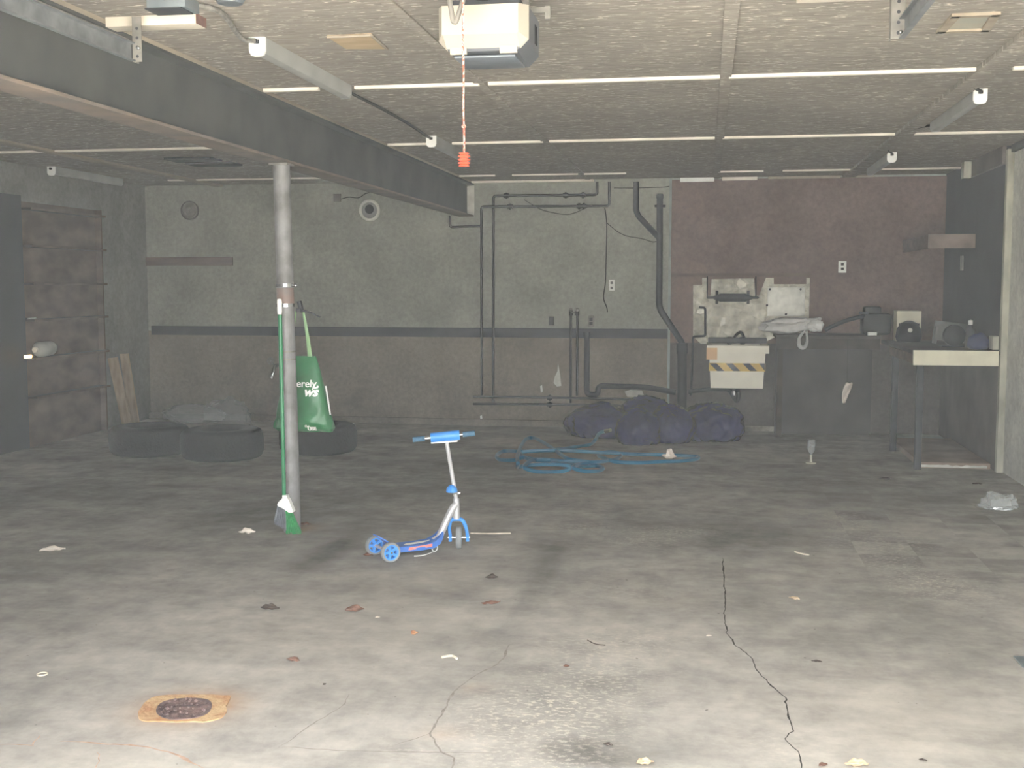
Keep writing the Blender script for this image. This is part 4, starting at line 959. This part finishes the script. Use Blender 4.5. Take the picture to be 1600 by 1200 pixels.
# ================================================================== SCOOTER
rc = (onz(588,867)+onz(608,879))/2; fc = onz(717,857)
u_ = (fc-rc).normalized(); v_ = Vector((-u_.y, u_.x, 0)); nrm = v_
def sp_(x, y): return onpl(x, y, rc, nrm)      # a point in the scooter's mid plane
t = thing('kick_scooter', rc, 'small blue and silver three wheeled kick scooter standing on the floor', 'scooter')
def wheel(c, ax, r, w, spokes, name='wheel'):
    ax = ax.normalized()
    o = MB().lathe([(r*.74,-w*.4),(r*.9,-w*.5),(r*.98,-w*.3),(r,0),(r*.98,w*.3),(r*.9,w*.5),(r*.74,w*.4)], c, ax, 40, True).build('wheel', 'wheel_grey', t)
    b = MB(); b.lathe([(r*.62,-w*.38),(r*.76,-w*.42),(r*.76,w*.42),(r*.62,w*.38)], c, ax, 40, True); b.lathe([(.002,-w*.45),(r*.24,-w*.45),(r*.24,w*.45),(.002,w*.45)], c, ax, 20)
    e1 = ax.orthogonal().normalized(); e2 = ax.cross(e1)
    for k in range(spokes):
        a_ = 2*math.pi*k/spokes; d = e1*math.cos(a_)+e2*math.sin(a_); s_ = ax.cross(d)
        p0, p1 = c+d*r*.2, c+d*r*.66
        b.ringset([[p+s_*r*.13+ax*w*.3, p-s_*r*.13+ax*w*.3, p-s_*r*.13-ax*w*.3, p+s_*r*.13-ax*w*.3] for p in (p0, p1)])
    h = b.build('hub', 'blue', o); 
    MB().cyl(c-ax*w*.55, c+ax*w*.55, r*.11, n=12).build('axle_bolt', 'chrome', o)
rw = .0535; half = .097
for s in (1, -1): wheel(rc+v_*half*s+Vector((0,0,rw)), v_, rw, .032, 5)
MB().cyl(rc+v_*half+Vector((0,0,rw)), rc-v_*half+Vector((0,0,rw)), .008, n=12).build('rear_axle', 'silver', t)
# deck
dl = .36
def dk_(u, v, z): return rc+u_*u+v_*v+Vector((0,0,z))
sec = []
for u, w, z, h in ((.02,.045,.062,.03),(.06,.06,.05,.028),(.2,.062,.046,.028),(.28,.056,.05,.03),(.32,.045,.068,.034),(.345,.03,.095,.034)):
    sec.append([dk_(u,-w,z-h*.5), dk_(u,-w*1.02,z+h*.1), dk_(u,-w*.9,z+h*.5), dk_(u,w*.9,z+h*.5), dk_(u,w*1.02,z+h*.1), dk_(u,w,z-h*.5)])
MB().ringset(sec).build('deck', 'deck_blue', t)
MB().prism([dk_(.12,-.0635,.042), dk_(.26,-.0605,.045), dk_(.262,-.0605,.06), dk_(.125,-.0635,.056)], v_*.004).build('pink_decal', 'pink', t)
b = MB().prism([dk_(.1,-.02,.0608), dk_(.25,-.012,.0612), dk_(.28,.006,.0655), dk_(.14,.012,.0608)], (0,0,.0015)); b.build('white_decal', 'print', t)
MB().ringset([[dk_(a_, -.05+.02*(a_ < .0), z_), dk_(a_, .05-.02*(a_ < .0), z_), dk_(a_, .05-.02*(a_ < .0), z_+.008), dk_(a_, -.05+.02*(a_ < .0), z_+.008)] for a_, z_ in ((.04,.066),(-.0,.1),(-.04,.125))]).build('rear_fender', 'deck_blue', t)
# frame tubes
hd = sp_(714, 787); crown = sp_(713.5, 811); top_ = sp_(697, 685); clampp = sp_(710, 768)
ax_ = (top_-crown).normalized()
dt = [dk_(.3,0,.058), dk_(.335,0,.075), sp_(687,838), sp_(705,798), hd]
MB().tube(smooth_path(dt, 6), .0195, 16).build('down_tube', 'silver', t)
MB().cyl(crown+ax_*.002, hd+ax_*.03, .018, .016, n=18).build('head_tube', 'silver', t)
MB().cyl(hd, top_, .0115, n=16).build('steering_post', 'silver', t)
MB().cyl(clampp-ax_*.012, clampp+ax_*.004, .017, n=18).box(clampp+Vector((.025,-.01,-.008)), (.02,.012,.012), None, .002).build('clamp', 'chrome', t)
MB().lathe([(.03,0),(.031,.006),(.027,.022),(.014,.036),(.002,.04)], clampp+Vector((-.012,-.012,.0)), (0,0,1), 22).build('bell', 'blue', t)
# steered front end
ha = math.radians(100); hd_ = Vector((math.cos(ha), math.sin(ha), 0)); sd = Vector((hd_.y, -hd_.x, 0))
fr = .061; fcw = Vector((fc.x, fc.y, fr))
wheel(fcw, sd, fr, .03, 5)
for s in (-1, 1):
    MB().tube(smooth_path([crown+Vector((0,0,.0)), crown+sd*.03*s+Vector((0,0,-.006)), fcw.lerp(crown,.55)+sd*.045*s, fcw+sd*.047*s+Vector((0,0,.01)), fcw+sd*.047*s+Vector((0,0,-.022))], 6), [.011]*12+[.0095]*13, 12).build('fork_leg', 'blue', t)
MB().cyl(fcw-sd*.06, fcw+sd*.06, .005, n=10).build('front_axle', 'chrome', t)
hb0, hb1 = ony(645, 687, top_.y-.03), ony(742, 677, top_.y+.03)
bd = (hb1-hb0).normalized(); L_ = (hb1-hb0).length
MB().cyl(hb0, hb1, .0105, n=14).build('handlebar', 'chrome', t)
MB().cyl(hb0, hb0+bd*.065, .0145, n=16).build('grip', 'grip', t); MB().cyl(hb1-bd*.065, hb1, .0145, n=16).build('grip', 'grip', t)
mb_ = (hb0+hb1)/2+Vector((.005,0,0))
pad = MB().cyl(hb0+bd*L_*.29, hb0+bd*L_*.755, .0265, n=24).build('bar_pad', 'blue', t)
MB().box(mb_+Vector((.0,-.004,-.028)), (.145,.03,.008), Matrix.Rotation(-.09,3,'Y'), .002).build('pad_edge', 'print', pad)

# string loop and other floor bits
def bit_tube(name, pix, r, m, label, cat, lift=.004, **kw):
    return tag(MB().tube(smooth_path([onz(x, y, lift) for x, y in pix], 5), r, 6).build(name, m), label, cat, **kw)
lp = [onz(679+4.5*math.cos(a_), 862, .0)+Vector((0,0,.024+.022*math.sin(a_))) for a_ in [k*math.pi/8 for k in range(16)]]
t = thing('white_string', onz(668,868), 'white string with a loop lying under the scooter deck', 'string')
MB().tube(lp, .0028, 6, True).build('loop', 'print', t)
MB().tube(smooth_path([onz(647,869,.003), onz(660,868,.003), onz(672,864,.004), onz(678,861,.006)],5), .0025, 6).build('tail', 'print', t)
bit_tube('thin_stick', [(735,833),(765,833.5),(798,833)], .004, 'twig', 'thin pale stick on the floor right of the scooter front wheel', 'stick')
bit_tube('pale_twig', [(690,1027),(700,1025),(708,1025),(714,1029)], .005, 'twig', 'curved pale twig on the floor below the scooter', 'twig')
bit_tube('pale_strip', [(1242,862),(1252,865),(1264,867)], .004, 'twig', 'short pale strip on the floor right of the long crack', 'strip')
bit_tube('dark_twig', [(918,1000),(930,1006),(946,1008)], .002, 'leaf_dark', 'thin dark twig on the floor left of the long crack', 'twig')
def leaf(px, py, wpx, m, label, ang=0., asp=.5, curl=.35, cat='leaf', name='dry_leaf', seed=0, lift=0.):
    c = onz(px, py); L = wpx/2/(F_PX/c.length)
    b = MB(); ca, sa = math.cos(ang), math.sin(ang)
    def P(u, v):
        uu = u*2-1; w = L*asp*(1-abs(uu)**1.8)*(1+.25*noise.noise(Vector((uu*4, seed, 1))))*(v*2-1)
        z = .004+L*curl*((v*2-1)**2*(1-uu*uu)+.35*uu*uu)+L*.18*noise.noise(Vector((uu*2.5, v*2.5, seed)))
        x, y = uu*L, w*1.3
        return c+Vector((x*ca-y*sa, x*sa+y*ca, max(.002, z)+lift))
    b.grid(P, 15, 9); tag(b.build(name, m, None, thick=.0012), label, cat, 'dry leaves on the floor' if cat == 'leaf' else None)
leaf(422,953,30,'leaf_dark','dark grey curled leaf on the floor at left of the brown folded leaf',.1,.45,.4,seed=1)
leaf(554,956,30,'leaf','brown folded leaf below the scooter rear wheels',.45,.5,.5,seed=2)
leaf(648,992,14,'leaf_orange','small orange brown leaf below the folded leaf to its right',1.0,.7,.6,seed=3)
leaf(458,1034,24,'leaf','reddish jagged leaf between the drain and the folded leaf',-.2,.4,.4,seed=4)
leaf(768,905,20,'leaf_dark','dark curled leaf with pale rim right of the scooter',.2,.4,.6,seed=5)
leaf(767,944,32,'leaf','narrow brown leaf lying flat right of the scooter',.5,.22,.15,seed=6)
leaf(1241,937,18,'leaf_tan','small tan leaf right of the long crack',-.5,.35,.3,seed=7)
leaf(885,1043,10,'leaf','tiny red brown leaf bit in the middle of the floor',.3,.7,.5,seed=8)
leaf(1008,1195,30,'leaf_tan','pale yellow pointed leaf at the bottom edge in the middle',.4,.5,.4,seed=9)
leaf(950,1166,16,'leaf_dark','small black leaf scrap beside the damp patch at the bottom',-.3,.5,.4,seed=10)
leaf(1338,1198,36,'leaf_tan','large tan leaf at the bottom edge right of the crack',.1,.4,.4,seed=11)
leaf(1286,1198,16,'leaf','brown leaf at the bottom edge beside the crack end',.5,.5,.4,seed=12)
leaf(1276,1035,16,'leaf_dark','faint dark leaf right of the crack, alone on the bare floor',-.2,.3,.2,seed=13)
leaf(1442,1190,12,'leaf_dark','small dark leaf near the bottom right corner',-.2,.4,.3,seed=14)
leaf(575,869,16,'leaf','brown leaf against the left rear scooter wheel',.1,.4,.4,seed=15)
leaf(1383,750,18,'leaf_dark','dark scrap on the floor in front of the plywood sheet',.1,.3,.3,seed=16,cat='scrap',name='floor_scrap')
leaf(1527,757,14,'leaf_dark','dark scrap on the floor in front of the right jamb',.0,.3,.2,seed=17,cat='scrap',name='floor_scrap')
leaf(507,1071,7,'leaf_dark','tiny dark crumb right of the jagged leaf',1.2,.5,.3,seed=18,cat='scrap',name='floor_scrap')
leaf(476,821,20,'leaf','rusty leaf scrap at the foot of the column',.3,.5,.3,seed=19)
leaf(82,861,36,'paper','pinkish paper scrap on the floor at far left',.5,.35,.25,'paper','paper_scrap',20)
leaf(386,834,26,'paper','white paper scrap on the floor left of the broom',.2,.35,.5,'paper','paper_scrap',21)
leaf(590,966,8,'paper','tiny white scrap beside the brown folded leaf',.4,.5,.3,'paper','paper_scrap',22)
leaf(1108,995,9,'paper','tiny white scrap left of the long crack',.2,.4,.3,'paper','paper_scrap',23)
rg = onz(66,1053,.003); tag(MB().tube([rg+Vector((.018*math.cos(k*math.pi/10), .018*math.sin(k*math.pi/10), 0)) for k in range(20)], .0025, 6, True).build('plastic_ring', 'twig'), 'pale plastic ring on the floor above the drain at left', 'ring')
c = onz(1562, 797); tag(crumple((c.x, c.y+.03, .05), .085, (1.1,.8,.6), 31, 4, .7, flat=0.).build('plastic_wrapper', 'clear'), 'crumpled clear plastic wrapper on the floor by the right wall', 'wrapper')
c = onz(1606, 1036); tag(MB().bx((c.x-.035, c.y-.06, 0), (c.x+.05, c.y+.07, .004)).build('steel_plate', 'plate_grey'), 'grey steel plate on the floor at the right edge', 'plate')
# drain
t = thing('floor_drain', onz(288,1106), 'rusty floor drain cover at lower left', 'drain')
rp = [(216,1118),(226,1100),(245,1089),(290,1087),(340,1087),(359,1090),(354,1108),(345,1122),(318,1129),(270,1128),(225,1127)]
pts = smooth_path([onz(x, y, .0005) for x, y in rp], 5, True)
b = MB(); pts = [p+Vector((.012*noise.noise(p*18), .012*noise.noise(p*18+Vector((5,5,5))), 0)) for p in pts]; b.prism(pts, (0,0,.0035)); b.build('rusty_surround', 'rust', t)
ip = smooth_path([onz(x, y, .004) for x, y in ((244,1113),(254,1098),(285,1092),(320,1093),(331,1101),(324,1115),(300,1123),(263,1124))], 5, True)
b = MB(); b.prism(ip, (0,0,.003)); b.build('dark_grate', 'rust_dark', t)
random.seed(5); cb_ = MB()
for k in range(26):
    q = sum(ip, Vector())/len(ip); a_ = random.random()*6.28; rr = random.random()**.5
    e = ip[int(a_/6.28*len(ip)) % len(ip)]; p = q.lerp(e, rr*.9); cb_.sphere(p+Vector((0,0,.004)), random.uniform(.003,.008), 1)
cb_.build('grit', 'rust_dark', t)['kind'] = 'stuff'

# ================================================================== HAZE, LIGHT, CAMERA
hm = bpy.data.materials.new('thin veil haze'); hm.use_nodes = True; nt = hm.node_tree
for n in list(nt.nodes):
    if n.type != 'OUTPUT_MATERIAL': nt.nodes.remove(n)
vs = nt.nodes.new('ShaderNodeVolumeScatter'); vs.inputs['Color'].default_value = (.92,.97,1,1); vs.inputs['Density'].default_value = HAZE = .004; vs.inputs['Anisotropy'].default_value = 0.
nt.links.new(vs.outputs[0], nt.nodes['Material Output'].inputs['Volume'])
hz_ = MB().bx((XL-1., -.6, -.6), (XR+1., YB+1., ZC+1.)).build('haze', hm, origin=(0,0,0), smooth=False)  # scattering volume added to give the washed-out veil
tag(hz_, 'thin grey haze added as a veil over the whole garage', 'haze', kind='stuff')
w = bpy.data.worlds.new('overcast sky'); sc.world = w; w.use_nodes = True; nt = w.node_tree
bg_ = nt.nodes['Background']; bg_.inputs['Strength'].default_value = 3.1
tc = N(nt, 'ShaderNodeTexCoord'); sx = N(nt, 'ShaderNodeSeparateXYZ'); nt.links.new(tc.outputs['Generated'], sx.inputs[0])
rp_ = N(nt, 'ShaderNodeValToRGB'); e = rp_.color_ramp.elements; e[0].position = .0; e[0].color = (.88,.895,.90,1); e[1].position = .55; e[1].color = (.76,.76,.75,1)   # horizon set brighter than the sky overhead
nt.links.new(sx.outputs['Z'], rp_.inputs['Fac']); nt.links.new(rp_.outputs['Color'], bg_.inputs['Color'])
sl = bpy.data.lights.new('sun', 'SUN'); sl.energy = 22.; sl.angle = .05; sl.color = (1., .98, .95)
so = bpy.data.objects.new('sun', sl); COL.objects.link(so); so.location = (0, 20, 20)      # high sun behind the garage: it lights the driveway outside
so.rotation_euler = Vector((-.25, -.62, -1.)).to_track_quat('-Z', 'Y').to_euler()
pl_ = bpy.data.lights.new('daylight_portal', 'AREA'); pl_.shape = 'RECTANGLE'; pl_.size = DX1-DX0; pl_.size_y = DZ; pl_.cycles.is_portal = True   # emits nothing: guides sampling of the sky through the open door
po = bpy.data.objects.new('daylight_portal', pl_); COL.objects.link(po); po.location = ((DX0+DX1)/2, YF-.21, DZ/2); po.rotation_euler = (math.radians(90), 0, 0)
cam = bpy.data.cameras.new('camera'); co = bpy.data.objects.new('camera', cam); COL.objects.link(co)
cam.sensor_width = 36; cam.lens = F_PX/1600*36; cam.clip_start = .05; cam.clip_end = 100
co.matrix_world = Matrix.Translation(CAM) @ Matrix((RT, UP, -FW)).transposed().to_4x4()
sc.camera = co
for o in bpy.data.objects:
    if '_o' in o: del o['_o']
sc.view_settings.view_transform = 'Standard'; sc.view_settings.look = 'None'; sc.view_settings.gamma = 1.; sc.view_settings.exposure = 2.2
sc.view_settings.use_curve_mapping = False
cy = sc.cycles
cy.use_denoising = True; cy.max_bounces = 10; cy.diffuse_bounces = 7; cy.glossy_bounces = 3; cy.transmission_bounces = 4; cy.transparent_max_bounces = 12; cy.volume_bounces = 1
cy.sample_clamp_indirect = 6.
